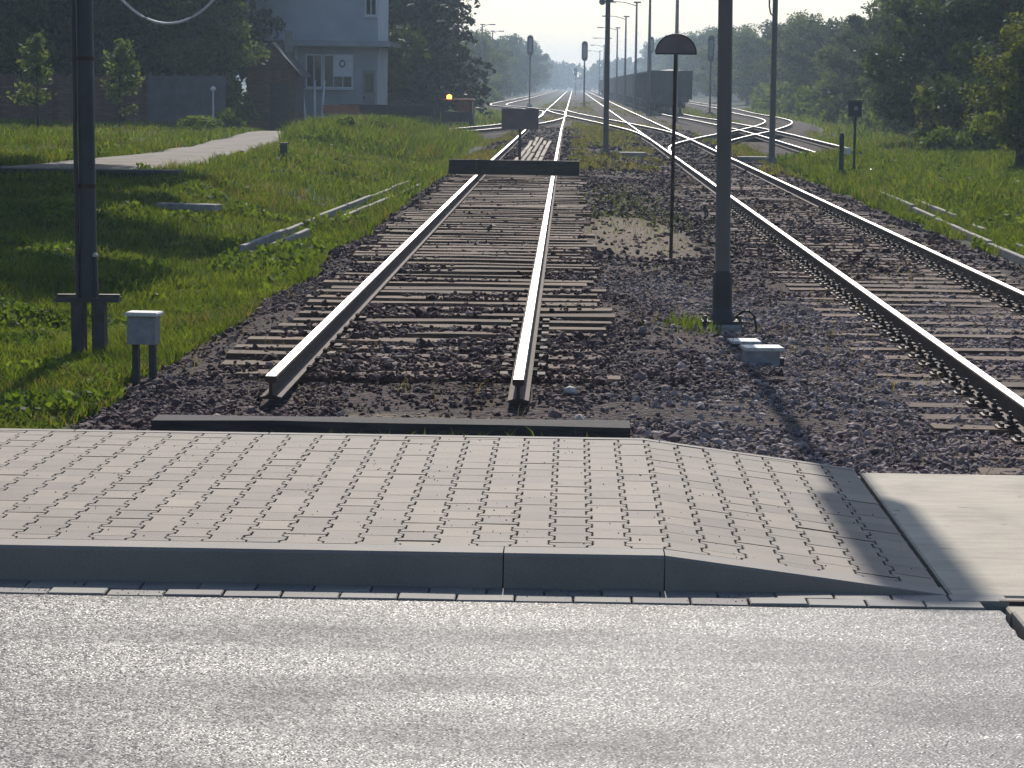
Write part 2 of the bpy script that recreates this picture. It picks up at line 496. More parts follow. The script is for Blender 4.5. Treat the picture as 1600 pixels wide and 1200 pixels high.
def make_leaf(name, lo, hi, trans=0.35, scale=0.8):
    m, nt, b, out = new_mat(name)
    nt.nodes.remove(b)
    v = coords(nt, "World")
    g = nt.nodes.new("ShaderNodeNewGeometry")
    c1 = ramp(nt, noise(nt, scale, 3, 0.6, v), [(0.3, lo), (0.7, hi)])
    k = ramp(nt, g.outputs["Random Per Island"], [(0, 0.65), (1, 1.3)])
    c = mix(nt, 1.0, c1, k, 'MULTIPLY')
    d = nt.nodes.new("ShaderNodeBsdfPrincipled")
    nt.links.new(c, d.inputs["Base Color"]); d.inputs["Roughness"].default_value = 0.6
    d.inputs["Specular IOR Level"].default_value = 0.14
    t = nt.nodes.new("ShaderNodeBsdfTranslucent")
    ct = mix(nt, 1.0, c, (1.5, 1.4, 0.4), 'MULTIPLY')
    nt.links.new(ct, t.inputs["Color"])
    ms = nt.nodes.new("ShaderNodeMixShader"); ms.inputs[0].default_value = trans
    nt.links.new(d.outputs[0], ms.inputs[1]); nt.links.new(t.outputs[0], ms.inputs[2])
    nt.links.new(ms.outputs[0], out.inputs["Surface"])
    return m
M['grass'] = make_leaf("grass_blades", (0.045, 0.085, 0.014), (0.15, 0.2, 0.04), 0.5, 1.1)
M['grass_dry'] = make_leaf("dry_grass_blades", (0.13, 0.115, 0.06), (0.24, 0.2, 0.11), 0.4, 0.7)
M['weed'] = make_leaf("weed_leaves", (0.05, 0.09, 0.02), (0.13, 0.185, 0.04), 0.5, 0.6)
M['leaf_a'] = make_leaf("leaves_oak", (0.032, 0.055, 0.02), (0.06, 0.09, 0.03), 0.3)
M['leaf_b'] = make_leaf("leaves_ash", (0.055, 0.082, 0.026), (0.1, 0.135, 0.044), 0.45)
M['leaf_c'] = make_leaf("leaves_birch", (0.07, 0.095, 0.03), (0.13, 0.155, 0.05), 0.48)
M['needle'] = make_leaf("needles", (0.022, 0.038, 0.02), (0.04, 0.06, 0.03), 0.12)
M['leaf_young'] = make_leaf("young_leaves", (0.08, 0.115, 0.045), (0.15, 0.19, 0.075), 0.45)

def make_ground():
    m, nt, b, out = new_mat("turf_soil")
    v = coords(nt, "World")
    c = ramp(nt, noise(nt, 0.6, 6, 0.65, v), [(0.25, (0.025, 0.034, 0.012)), (0.5, (0.04, 0.056, 0.018)), (0.75, (0.07, 0.068, 0.032))])
    c2 = ramp(nt, noise(nt, 9, 4, 0.7, v), [(0.3, 0.55), (0.7, 1.25)])
    nt.links.new(mix(nt, 1.0, c, c2, 'MULTIPLY'), b.inputs["Base Color"])
    b.inputs["Roughness"].default_value = 0.95
    bump(nt, noise(nt, 7, 5, 0.7, v), 0.9, 0.12, b)
    return m
M['turf'] = make_ground()
M['path'] = mat_plain("dusty_gravel_path", [(0.3, (0.13, 0.11, 0.085)), (0.5, (0.2, 0.175, 0.14)), (0.75, (0.26, 0.232, 0.19))], 1.4, 0.9, bscale=14, bstr=0.7, bdist=0.03, kind="World")

# ------------------------------------------------------------------ terrain
def bed_z(x, y):
    """top of the ballast bed"""
    x = np.asarray(x, float); y = np.asarray(y, float)
    z = -0.036 - 0.108 * sstep(0.5, 2.1, x)
    z = z - 0.25 * sstep(-2.45, -3.4, x) - 0.2 * sstep(5.0, 6.0, x)
    # left track comes down to the level of the others towards the points
    return z - 0.11 * sstep(60, 110, y) * (1 - sstep(0.5, 2.1, x))

def ground_z(x, y):
    x = np.asarray(x, float); y = np.asarray(y, float)
    z = np.full(np.broadcast(x, y).shape, -0.22)
    # left verge: shallow ditch, then the bank up to the service road
    left = sstep(-3.0, -4.2, x)
    rise = 0.42 * sstep(-3.8, -7.5, x) * sstep(26, 46, y)
    z = z + left * (rise - 0.05 + 0.16 * sstep(-4.2, -8, x) * (1 - sstep(26, 46, y)))
    # weedy mound beside the siding
    z = z + 0.45 * np.exp(-(((x + 6.1) / 2.2) ** 2 + ((y - 84) / 11.0) ** 2)) * (0.7 + 0.6 * vnoise(x * 0.7, y * 0.3, 9)) * sstep(-2.6, -4.0, x)
    # right verge rises gently
    z = z + (0.22 * sstep(5.4, 7.5, x) + 0.3 * sstep(8, 16, x)) * (1 - sstep(62, 85, y) * (1 - sstep(15, 22, x)))
    road_ = np.exp(-((x - np.interp(y, [44, 52, 60, 70, 84, 100, 112], [-10.3, -9.6, -9.05, -9.2, -9.9, -10.6, -10.8])) / 2.6) ** 4) * sstep(41, 45, y)
    bumpy = (1 - road_) * ((vnoise(x * 0.42, y * 0.3, 3) - 0.5) * 0.36 + (vnoise(x * 1.7, y * 1.7, 5) - 0.5) * 0.09)
    edge = np.maximum(sstep(-2.9, -4.6, x), sstep(5.3, 7.0, x))
    z = z + bumpy * edge
    # under road, pavement and crossing
    z = np.where(y < 12.9, np.minimum(z, -0.35), z)
    # trackbed corridor of the far yard stays low
    corr = sstep(88, 105, y) * sstep(-17, -10, x) * (1 - sstep(14, 20, x))
    z = z * (1 - corr) + (-0.3) * corr
    return z

def grid_sheet(name, xs, ys, zfun, mat):
    X, Y = np.meshgrid(xs, ys)
    Z = zfun(X, Y)
    V = np.stack([X.ravel(), Y.ravel(), Z.ravel()], 1)
    nx, ny = len(xs), len(ys)
    i = np.arange(nx - 1)[None, :] + nx * np.arange(ny - 1)[:, None]
    F = np.stack([i, i + 1, i + 1 + nx, i + nx], -1).reshape(-1)
    me = np_mesh(name, V, F, np.full((nx - 1) * (ny - 1), 4), [mat], smooth=True)
    return link(name, me)

xs = np.concatenate([[-4000, -1500, -600, -250, -120, -70, -45, -32], np.arange(-26, 26.01, 0.4), [32, 45, 70, 120, 250, 600, 1500, 4000]])
ys = np.concatenate([[-300, -60, -20, 0, 8], np.arange(12.5, 100, 0.4), np.arange(101, 180, 2.0), [190, 210, 240, 280, 330, 400, 500, 650, 850, 1100, 1600, 2500, 5000]])
tag(grid_sheet("ground", xs, ys, ground_z, M['turf']), kind="structure")

def bed_sheet(x, y):
    return bed_z(x, y) + (vnoise(x * 6, y * 6, 11) - 0.5) * 0.025 + (vnoise(x * 1.3, y * 1.3, 12) - 0.5) * 0.03
xs = np.arange(-3.4, 6.0, 0.1)
ys = np.concatenate([np.arange(12.72, 40, 0.12), np.arange(40, 110, 0.6), [115, 125, 150, 200, 300, 450, 700, 1000]])
tag(grid_sheet("ballast", xs, ys, bed_sheet, M['ballast']), kind="structure")

# ------------------------------------------------------------------ road, gutter, kerb, pavement, crossing panels
KERB_Y, PAVE_Y1, PAVE_Z = 9.69, 12.98, 0.14
RAMP_X0, RAMP_X1 = 0.375, 1.46
def pave_z(x):
    return PAVE_Z * (1 - min(max((x - RAMP_X0) / (RAMP_X1 - RAMP_X0), 0), 1))

pts = [(-60, -4), (1.63, -4)]
y = 5.0
while y < 9.4:
    pts.append((1.63 + random.uniform(-0.025, 0.035), y)); y += random.uniform(0.05, 0.16)
pts += [(1.62, 9.44), (-60, 9.44)]
mb = MB(); n = len(pts)
mb.add([(a, b, 0) for a, b in pts] + [(a, b, -0.3) for a, b in pts],
       [(n - 1, k, k + 1) for k in range(0, n - 2)] + [(k, n + k, n + (k + 1) % n, (k + 1) % n) for k in range(n)])
tag(mb.build("road", M['asphalt']), kind="structure")
mb = MB(); mb.box((34.5, 3.8, -0.15), (57.9, 15.6, 0.3)); tag(mb.build("road", M['asphalt']), kind="structure")

# gutter: two rows of concrete setts along the kerb
gut = MB(); gut.box((-2.75, 9.565, -0.16), (8.7, 0.24, 0.26))
gut = tag(gut.build("gutter", M['joint']), kind="structure")
gm = MB().box((0, 0, 0), (0.214, 0.118, 0.06), ch=0.004).mesh("sett", M['gutter'])
for r_, yy in enumerate((9.506, 9.628)):
    x = -6.7 + 0.11 * r_
    while x < 1.58:
        o = link("sett", gm, gut)
        o.location = (x, yy + random.uniform(-0.003, 0.003), -0.024 + random.uniform(-0.003, 0.003) + (0.006 if random.random() < 0.1 else 0))
        o.rotation_euler = (random.uniform(-.012, .012), random.uniform(-.01, .01), random.uniform(-.012, .012))
        x += 0.2205

# pavement bed with interlocking I-shaped pavers
pv = MB()
pb = [(-7, KERB_Y + 0.14), (RAMP_X0, KERB_Y + 0.14), (RAMP_X1, KERB_Y + 0.14), (RAMP_X1, PAVE_Y1 - 0.03), (RAMP_X0, PAVE_Y1 - 0.03), (-7, PAVE_Y1 - 0.03)]
zt = [pave_z(p[0]) - 0.014 for p in pb]
pv.add([(p[0], p[1], z) for p, z in zip(pb, zt)] + [(p[0], p[1], -0.4) for p in pb],
       [(0, 1, 4, 5), (1, 2, 3, 4), (6, 7, 1, 0), (7, 8, 2, 1), (8, 9, 3, 2), (9, 10, 4, 3), (10, 11, 5, 4), (11, 6, 0, 5)])
pave = tag(pv.build("pavement", M['joint']), kind="structure")

CP, RP = 0.151, 0.2015                       # column pitch, block length
def i_block(y0, y1, straight=False):
    """outline of an I-shaped paver clipped to local y in [y0, y1]"""
    wf, ww = CP / 2 + 0.0092, CP / 2 - 0.0122
    prof = [(-0.1008, wf), (-0.0575, wf), (-0.0433, ww), (0.0433, ww), (0.0575, wf), (0.1008, wf)]
    g = 0.0016
    def w(t):
        for (a, wa), (b, wb) in zip(prof[:-1], prof[1:]):
            if a <= t <= b:
                return wa + (wb - wa) * (t - a) / (b - a)
        return wf
    ts = [y0] + [t for t, _ in prof if y0 < t < y1] + [y1]
    ts[0] += 0.0028; ts[-1] -= 0.0028
    right = [((wf if straight else w(t)) - g, t) for t in ts]
    left = [(-(w(t) - g), t) for t in reversed(ts)]
    return right + left
paver_cache = {}
def paver_mesh(y0, y1, straight=False):
    k = (round(y0, 3), round(y1, 3), straight)
    if k not in paver_cache:
        P_ = i_block(*k); n_ = len(P_); ch = 0.0032; I_ = inset(P_, ch); h_ = n_ // 2
        b_ = MB()
        fs_ = [(i, (i + 1) % n_, n_ + (i + 1) % n_, n_ + i) for i in range(n_)] + [(n_ + i, n_ + (i + 1) % n_, 2 * n_ + (i + 1) % n_, 2 * n_ + i) for i in range(n_)]
        fs_ += [(2 * n_ + i, 2 * n_ + i + 1, 3 * n_ - 2 - i, 3 * n_ - 1 - i) for i in range(h_ - 1)]
        b_.add([(a, c, -0.06) for a, c in P_] + [(a, c, -ch) for a, c in P_] + [(a, c, 0.0) for a, c in I_], fs_)
        paver_cache[k] = b_.mesh("paver", M['paver'])
    return paver_cache[k]
Y0p, Y1p = KERB_Y + 0.152, PAVE_Y1 - 0.062
cells = []
ci = 0
x = RAMP_X1 - CP / 2 - 0.012
while x > -6.85:
    yc = Y0p + (0.0 if ci % 2 else RP / 2)
    while yc - RP / 2 < Y1p:
        lo, hi = max(-0.1008, Y0p - yc), min(0.1008, Y1p - yc)
        if hi - lo > 0.03:
            cells.append((x, yc, lo, hi))
        yc += RP
    x -= CP; ci += 1
in_view = [c for c in cells if abs(c[0] + 0.017 * c[1]) < 0.205 * c[1] + 0.1]
in_view.sort(key=lambda c: c[1])
keep = set(in_view[:300])
ramp_ang = math.atan2(PAVE_Z, RAMP_X1 - RAMP_X0)
def paver_xf(c):
    x, yc = c[0], c[1]
    dz = random.uniform(-0.0012, 0.0012) + (random.uniform(-0.003, 0.001) if random.random() < .06 else 0)
    tilt = ramp_ang if x > RAMP_X0 + 0.01 else 0.0
    return Matrix.Translation((x, yc, pave_z(x) + dz)) @ Matrix.Rotation(tilt + random.uniform(-.004, .004), 4, 'Y') \
        @ Matrix.Rotation(random.uniform(-.005, .005), 4, 'X') @ Matrix.Rotation(random.uniform(-.006, .006), 4, 'Z')
rest = MB()
for c in cells:
    me = paver_mesh(c[2], c[3], c[0] > RAMP_X1 - CP); X = paver_xf(c)
    if c in keep:
        o = link("paver", me, pave); o.matrix_local = X
    else:
        rest.add([X @ v.co for v in me.vertices], [tuple(p.vertices) for p in me.polygons])
tag(rest.build("paver_rows", M['paver'], pave), kind="stuff")

# kerb stones: flush run, one short stone and the dropping stone at the ramp
def kerb_stone(x0, x1):
    m_ = MB(); g = 0.0025
    a, b = x0 + g, x1 - g
    za, zb = pave_z(a), pave_z(b)
    y0, y1, c = KERB_Y, KERB_Y + 0.15, 0.012
    if zb < 0.01: zb = 0.006
    cb = min(c, zb * 0.5)
    vs = []
    for xx, zz, cc in ((a, za, c), (b, zb, cb)):
        vs += [(xx, y0, -0.25), (xx, y0, zz - cc), (xx, y0 + cc, zz), (xx, y1, zz), (xx, y1, -0.25)]
    m_.add(vs, [(0, 5, 6, 1), (1, 6, 7, 2), (2, 7, 8, 3), (3, 8, 9, 4), (4, 3, 2, 1, 0), (5, 6, 7, 8, 9)])
    return m_.build("kerb_stone", M['kerb'], pave)
for x0, x1 in ((-6.945, -4.945), (-4.945, -2.945), (-2.945, -0.245), (-0.245, RAMP_X0), (RAMP_X0, RAMP_X1)):
    kerb_stone(x0, x1)
# thin edging along the back of the pavement
for k in range(8):
    x0 = RAMP_X1 - (k + 1) * 0.998; x1 = RAMP_X1 - k * 0.998
    cuts = [x0 + 0.003] + ([RAMP_X0] if x0 < RAMP_X0 < x1 else []) + [x1 - 0.003]
    for a, b in zip(cuts[:-1], cuts[1:]):
        e = MB(); vs = []
        for xx in (a, b):
            z = pave_z(xx) + 0.002
            vs += [(xx, PAVE_Y1 - 0.06, -0.3), (xx, PAVE_Y1 - 0.06, z), (xx, PAVE_Y1, z), (xx, PAVE_Y1, -0.3)]
        e.add(vs, [(0, 4, 5, 1), (1, 5, 6, 2), (2, 6, 7, 3), (3, 2, 1, 0), (4, 5, 6, 7)])
        e.build("edging", M['kerb'], pave)

# concrete panels of the level crossing
cx = MB(); cx.box((3.75, 8.9, -0.33), (4.5, 7.6, 0.3)); cross = tag(cx.build("level_crossing", M['joint']), kind="structure")
def panel(x0, x1, y0, y1, z=0.0):
    m_ = MB(); g = 0.004
    m_.box(((x0 + x1) / 2, (y0 + y1) / 2, z - 0.09), (x1 - x0 - 2 * g, y1 - y0 - 2 * g, 0.18), ch=0.008)
    return m_.build("panel", M['slab'], cross)
panel(1.475, 2.73, 9.72, 12.86, 0.0)
panel(1.655, 2.73, 9.44, 9.72, -0.006)
st_ = MB().box((1.74, 9.585, 0.0), (0.2, 0.03, 0.02)).build("dark_slot_bar", M['rust'], cross)  # added dark bar standing in for the dark recessed slot between panels
panel(1.66, 2.73, 7.2, 9.44, 0.002); panel(1.66, 2.73, 5.2, 7.2, 0.0)
for a, b in ((5.2, 7.2), (7.2, 9.3), (9.3, 12.84)):
    panel(2.90, 4.20, a, b); panel(4.37, 5.5, a, b)
for vs in (((1.475, 9.575), (1.65, 9.575), (1.65, 9.715), (1.475, 9.715)),):
    pm = MB().prism(list(vs), -0.16, -0.004, ch=0.004).build("panel", M['slab'], cross)

# ------------------------------------------------------------------ railway tracks
RAIL = [(-0.065, 0), (0.065, 0), (0.065, 0.012), (0.012, 0.026), (0.009, 0.095), (0.035, 0.108), (0.036, 0.134), (0.029, 0.142), (-0.03, 0.142), (-0.036, 0.134), (-0.035, 0.108), (-0.009, 0.095), (-0.012, 0.026), (-0.065, 0.012)]
def resample(pts, step):
    """smooth curve through points (Catmull-Rom), roughly even steps"""
    P = [np.array(p, float) for p in pts]
    if len(P) == 2:
        return [tuple(P[0]), tuple(P[1])]
    P = [2 * P[0] - P[1]] + P + [2 * P[-1] - P[-2]]
    out = []
    for i in range(1, len(P) - 2):
        p0, p1, p2, p3 = P[i - 1], P[i], P[i + 1], P[i + 2]
        n = max(2, int(np.linalg.norm(p2 - p1) / step))
        for k in range(n):
            t = k / n
            out.append(0.5 * ((2 * p1) + (-p0 + p2) * t + (2 * p0 - 5 * p1 + 4 * p2 - p3) * t * t + (-p0 + 3 * p1 - 3 * p2 + p3) * t ** 3))
    out.append(P[-2])
    return [tuple(p) for p in out]
def offset_line(pts, d):
    out = []
    for i, p in enumerate(pts):
        a, b = pts[max(i - 1, 0)], pts[min(i + 1, len(pts) - 1)]
        tx, ty = b[0] - a[0], b[1] - a[1]; L = math.hypot(tx, ty)
        out.append((p[0] + ty / L * d, p[1] - tx / L * d, p[2]))
    return out
def sweep_rail(line, top, parent, worn_to=None):
    n = len(RAIL); vs = []; fs = []; mi = []
    for i, p in enumerate(line):
        a, b = line[max(i - 1, 0)], line[min(i + 1, len(line) - 1)]
        tx, ty = b[0] - a[0], b[1] - a[1]; L = math.hypot(tx, ty)
        for (u, w) in RAIL:
            vs.append((p[0] + ty / L * u, p[1] - tx / L * u, p[2] + w))
    for i in range(len(line) - 1):
        for k in range(n):
            k2 = (k + 1) % n
            fs.append((i * n + k, i * n + k2, (i + 1) * n + k2, (i + 1) * n + k))
            if k == 7:
                mi.append(1 if not (worn_to and line[i][1] < worn_to) else 2)
            else:
                mi.append(0)
    fs.append(tuple(range(n))[::-1]); mi.append(0)
    fs.append(tuple(range((len(line) - 1) * n, len(line) * n))); mi.append(0)
    me = bpy.data.meshes.new("rail"); me.from_pydata(vs, [], fs)
    for m_ in (M['rust'], M['rail_top'], M['rail_worn']): me.materials.append(m_)
    me.polygons.foreach_set("material_index", mi); me.update()
    return link("rail", me, parent)
GAUGE = 1.5
def track(label, pts, step=2.0, worn_to=None, group=None):
    root = empty("railway_track", (pts[0][0], pts[0][1], 0))
    tag(root, label, "track", group)
    line = resample(pts, step)
    loc = Vector(root.location)
    for s in (-1, 1):
        ln = [(p[0] - loc.x, p[1] - loc.y, p[2]) for p in offset_line(line, s * GAUGE / 2)]
        r_ = sweep_rail(ln, 0.142, root, None if worn_to is None else worn_to - loc.y)
    return root, line

# rusty stub track behind the pavement; rail tops 0.16 above the road
def lx(y): return -1.06 - 0.0022 * (y - 15.4)
left_pts = [(lx(15.36), 15.36, 0.018), (lx(19.5), 19.5, 0.018), (lx(30), 30, 0.018), (lx(60), 60, 0.018), (lx(110), 110, -0.1), (-1.3, 200, -0.1), (-1.4, 900, -0.1)]
def poly_track(label, pts, worn_to=None):
    root = empty("railway_track", (pts[0][0], pts[0][1], 0)); tag(root, label, "track")
    loc = Vector(root.location)
    for s in (-1, 1):
        ln = [(p[0] - loc.x, p[1] - loc.y, p[2]) for p in offset_line(pts, s * GAUGE / 2)]
        sweep_rail(ln, 0.142, root, None if worn_to is None else worn_to - loc.y)
    return root
tl = poly_track("disused track with cut-off rail ends behind the paved footway", left_pts, 20)
tr_ = poly_track("polished through track crossing the road between concrete panels", [(3.55, -4, -0.125), (3.55, 110, -0.125), (3.52, 300, -0.125), (3.5, 900, -0.125)])

def sleeper_mesh(L, W, Hh, seed):
    r_ = random.Random(seed); m_ = MB()
    n = 5; vs = []; fs = []
    for i in range(n):
        x_ = -L / 2 + L * i / (n - 1)
        j = lambda a: r_.uniform(-a, a)
        vs += [(x_ + (j(0.03) if i in (0, n - 1) else 0), -W / 2 + j(.012), -Hh), (x_, -W / 2 + 0.012 + j(.014), j(.006)),
               (x_, W / 2 - 0.012 + j(.014), j(.006)), (x_, W / 2 + j(.012), -Hh)]
    for i in range(n - 1):
        a = i * 4
        fs += [(a, a + 4, a + 5, a + 1), (a + 1, a + 5, a + 6, a + 2), (a + 2, a + 6, a + 7, a + 3)]
    fs += [(0, 1, 2, 3), (4 * n - 1, 4 * n - 2, 4 * n - 3, 4 * n - 4)]
    m_.add(vs, fs)
    return m_.mesh("sleeper", M['sleeper'])
SLM = [sleeper_mesh(2.6 + 0.05 * (i % 3 - 1), 0.25, 0.15, i) for i in range(6)]
SLR = []
for me in SLM:
    c = me.copy(); c.materials[0] = M['sleeper_red']; SLR.append(c)
# rail fastening: ribbed plate, two clamps, bolts with nuts
fm = MB()
fm.box((0, 0, 0.006), (0.36, 0.15, 0.014))
for s in (-1, 1):
    fm.box((s * 0.083, 0, 0.030), (0.022, 0.13, 0.036))
    fm.add([(s * 0.045, -0.045, 0.036), (s * 0.125, -0.045, 0.030), (s * 0.125, 0.045, 0.030), (s * 0.045, 0.045, 0.036),
            (s * 0.055, -0.05, 0.05), (s * 0.122, -0.05, 0.056), (s * 0.122, 0.05, 0.056), (s * 0.055, 0.05, 0.05)],
           [(0, 1, 2, 3), (7, 6, 5, 4), (0, 4, 5, 1), (1, 5, 6, 2), (2, 6, 7, 3), (3, 7, 4, 0)])
    fm.tube([(s * 0.098, 0, 0.02), (s * 0.098, 0, 0.105)], 0.012, 6)
    fm.tube([(s * 0.098, 0, 0.056), (s * 0.098, 0, 0.08)], 0.021, 6)
    fm.tube([(s * 0.15, 0.03, 0.012), (s * 0.15, 0.03, 0.035)], 0.016, 6)
    fm.tube([(s * 0.15, -0.03, 0.012), (s * 0.15, -0.03, 0.035)], 0.016, 6)
FAST = fm.mesh("fastening", M['clip'])
fr = MB(); fr.box((0, 0, 0.006), (0.3, 0.16, 0.014))
for s in (-1, 1):
    for d in (-0.045, 0.045): fr.box((s * 0.082, d, 0.025), (0.03, 0.028, 0.03))
FAST_RUST = fr.mesh("fastening", M['rust'])

def lay_sleepers(root, xc, ztop, y0, y1, step, meshes, fast_to, jit):
    y = y0; k = 0
    loc = Vector(root.location)
    while y < y1:
        o = link("sleeper", meshes[random.randrange(6)], root)
        x = xc(y) + random.uniform(-jit, jit)
        o.location = (x - loc.x, y - loc.y, ztop + random.uniform(-0.008, 0.004))
        o.rotation_euler = (random.uniform(-.02, .02), random.uniform(-.004, .004), random.uniform(-.012, .012) + (math.pi if random.random() < .5 else 0))
        if y < fast_to:
            for s in (-1, 1):
                f = link("fastening", FAST if meshes is SLR else FAST_RUST, o)
                f.matrix_local = o.matrix_basis.inverted() @ Matrix.Translation((xc(y) - loc.x + s * GAUGE / 2, y - loc.y, ztop + 0.001))
        y += step * random.uniform(0.96, 1.04); k += 1
lay_sleepers(tl, lx, 0.014, 16.9, 58, 0.56, SLM, 21, 0.13)
lay_sleepers(tr_, lambda y: 3.55, -0.129, 13.25, 64, 0.6, SLR, 44, 0.03)

# yard beyond: points, crossover, siding, far tracks
track("crossover curving from the disused track over to the through track", [(-1.3, 215, -0.1), (-1.25, 195, -0.1), (-0.2, 170, -0.1), (2.2, 130, -0.1), (3.3, 110, -0.12), (3.55, 92, -0.12)])
track("siding swinging away from the disused track behind the weedy mound", [(-1.25, 172, -0.1), (-1.35, 150, -0.1), (-2.7, 124, -0.1), (-5.6, 101, -0.1), (-8.2, 90, -0.05)])
track("loop track bowing out at the foot of the tree line past the mast signal", [(-1.32, 172, -0.1), (-1.7, 190, -0.1), (-4.6, 216, -0.1), (-6.9, 238, -0.1), (-7.3, 275, -0.1), (-6.9, 400, -0.1), (-6.5, 900, -0.1)])
track("siding that ends in grass before the standing train of wagons", [(7.5, 58, -0.02), (8.0, 90, -0.08), (8.15, 115, -0.1), (7.6, 148, -0.1), (6.85, 178, -0.1), (6.8, 260, -0.1), (6.8, 900, -0.1)])
track("track swinging from the through track across the train siding to the far edge", [(3.55, 66, -0.12), (3.56, 72, -0.12), (3.95, 84, -0.12), (5.6, 98, -0.11), (8.4, 117, -0.1), (11.0, 139, -0.1), (12.2, 158, -0.1), (12.6, 190, -0.1), (14.2, 320, -0.1), (15.0, 900, -0.1)])
for pts, w in (([(-1.35, 150), (-2.7, 124), (-5.6, 101), (-8.6, 89)], 3.2), ([(-1.7, 190), (-4.6, 216), (-6.9, 238), (-7.3, 275), (-6.9, 400), (-6.5, 900)], 3.6),
               ([(7.5, 57), (8.0, 90), (8.15, 115), (7.6, 148), (6.85, 178), (6.8, 260), (6.8, 900)], 3.4),
               ([(5.6, 98), (8.4, 117), (11.0, 139), (12.2, 158), (12.6, 190), (14.2, 320), (15.0, 900)], 3.6)):
    line = resample([(a, b, -0.135) for a, b in pts], 4.0)
    A, B = offset_line(line, -w / 2), offset_line(line, w / 2)
    C, D = offset_line(line, -w / 2 - 0.8), offset_line(line, w / 2 + 0.8)
    m_ = MB(); n = len(line)
    vs = [(a[0], a[1], -0.45) for a in C] + A + B + [(a[0], a[1], -0.45) for a in D]
    m_.add(vs, [(j * n + i, (j + 1) * n + i, (j + 1) * n + i + 1, j * n + i + 1) for i in range(n - 1) for j in range(3)])
    tag(m_.build("ballast", M['ballast']), kind="structure")

# ------------------------------------------------------------------ ballast stones
def ico():
    t = (1 + 5 ** 0.5) / 2
    v = np.array([(-1, t, 0), (1, t, 0), (-1, -t, 0), (1, -t, 0), (0, -1, t), (0, 1, t), (0, -1, -t), (0, 1, -t), (t, 0, -1), (t, 0, 1), (-t, 0, -1), (-t, 0, 1)], float)
    f = np.array([(0, 11, 5), (0, 5, 1), (0, 1, 7), (0, 7, 10), (0, 10, 11), (1, 5, 9), (5, 11, 4), (11, 10, 2), (10, 7, 6), (7, 1, 8), (3, 9, 4), (3, 4, 2), (3, 2, 6), (3, 6, 8), (3, 8, 9), (4, 9, 5), (2, 4, 11), (6, 2, 10), (8, 6, 7), (9, 8, 1)])
    return v / np.linalg.norm(v[0]), f
ICO_V, ICO_F = ico()
OCT_V = np.array([(1, 0, 0), (-1, 0, 0), (0, 1, 0), (0, -1, 0), (0, 0, 1), (0, 0, -1)], float)
OCT_F = np.array([(0, 2, 4), (2, 1, 4), (1, 3, 4), (3, 0, 4), (2, 0, 5), (1, 2, 5), (3, 1, 5), (0, 3, 5)])
def stones(name, X, Y, Z, size, mat, low=False):
    V0, F0 = (OCT_V, OCT_F) if low else (ICO_V, ICO_F)
    n, k = len(X), len(V0)
    V = V0[None] * rng.uniform(0.72, 1.22, (n, k, 1))
    V = V * (size[:, None, None] * np.stack([rng.uniform(0.8, 1.35, n), rng.uniform(0.75, 1.2, n), rng.uniform(0.5, 0.9, n)], 1)[:, None, :])
    q = rng.normal(size=(n, 4)); q[:, 1:3] *= 0.55; q /= np.linalg.norm(q, axis=1)[:, None]
    w, x, y, z = q.T
    Rm = np.stack([1 - 2 * (y * y + z * z), 2 * (x * y - z * w), 2 * (x * z + y * w), 2 * (x * y + z * w), 1 - 2 * (x * x + z * z), 2 * (y * z - x * w),
                   2 * (x * z - y * w), 2 * (y * z + x * w), 1 - 2 * (x * x + y * y)], 1).reshape(n, 3, 3)
    V = np.einsum('nij,nkj->nki', Rm, V) + np.stack([X, Y, Z], 1)[:, None, :]
    F = (F0[None] + (np.arange(n) * k)[:, None, None]).reshape(-1)
    me = np_mesh(name, V.reshape(-1, 3), F, np.full(n * len(F0), 3), [mat])
    return tag(link(name, me), kind="stuff")
def on_metal(X, Y):
    left = (np.abs(np.abs(X - lx(Y)) - GAUGE / 2) < 0.085) & (Y > 15.3)
    right = np.abs(np.abs(X - 3.55) - GAUGE / 2) < 0.09
    beam = (X > -2.3) & (X < 0.3) & (Y > 13.98) & (Y < 14.33)
    return left | right | beam
def scatter(n, x0, x1, y0, y1, pw=1.0):
    X = rng.uniform(x0, x1, n); Y = y0 + (y1 - y0) * rng.uniform(0, 1, n) ** pw
    ok = ~on_metal(X, Y)
    ok &= ~((X < -2.75 + 0.1 * vnoise(Y * 2, Y * 0, 4)) & (rng.uniform(0, 1, n) < sstep(-2.7, -3.25, X)))
    # bare sandy patches
    sand = vnoise(X * 0.9, Y * 0.45, 21)
    ok &= ~((sand > 0.66) & (rng.uniform(0, 1, n) < 0.75))
    d2 = ((X - 0.85) / 0.75) ** 2 + ((Y - 34) / 5.0) ** 2
    ok &= ~((d2 < 1) & (rng.uniform(0, 1, n) < 0.85))
    return X[ok], Y[ok]
# new grey stone by the through track, old dark stone round the disused one
X, Y = scatter(52000, -3.4, 5.6, 12.9, 30, 1.45)
S = rng.gamma(5.0, 0.0035, len(X)).clip(0.008, 0.045)
def light_at(X, Y): return sstep(0.1, 1.3, X + (vnoise(X * 0.8, Y * 0.4, 31) - 0.5) * 1.4) * (1 - sstep(24.5, 27.5, Y + (vnoise(X, Y * 0, 32) - 0.5) * 2))
lightness = light_at(X, Y)
light = rng.uniform(0, 1, len(X)) < lightness
sl = (np.abs(X - lx(Y)) < 1.3) & (Y > 16.5)
Zs = bed_z(X, Y) + S * 0.15 + (vnoise(X * 1.3, Y * 1.3, 12) - 0.5) * 0.03
on_sl = sl & (vnoise(X * 1.1, Y * 1.6, 71) > 0.54)
on_sl |= sl & (Y < 18.2 + 1.2 * vnoise(X * 1.4, Y * 0, 72)) & (rng.uniform(0, 1, len(X)) < 0.8)
Zs = np.where(on_sl, np.maximum(Zs, 0.012 + S * 0.2), Zs)
keepm = np.ones(len(X), bool)
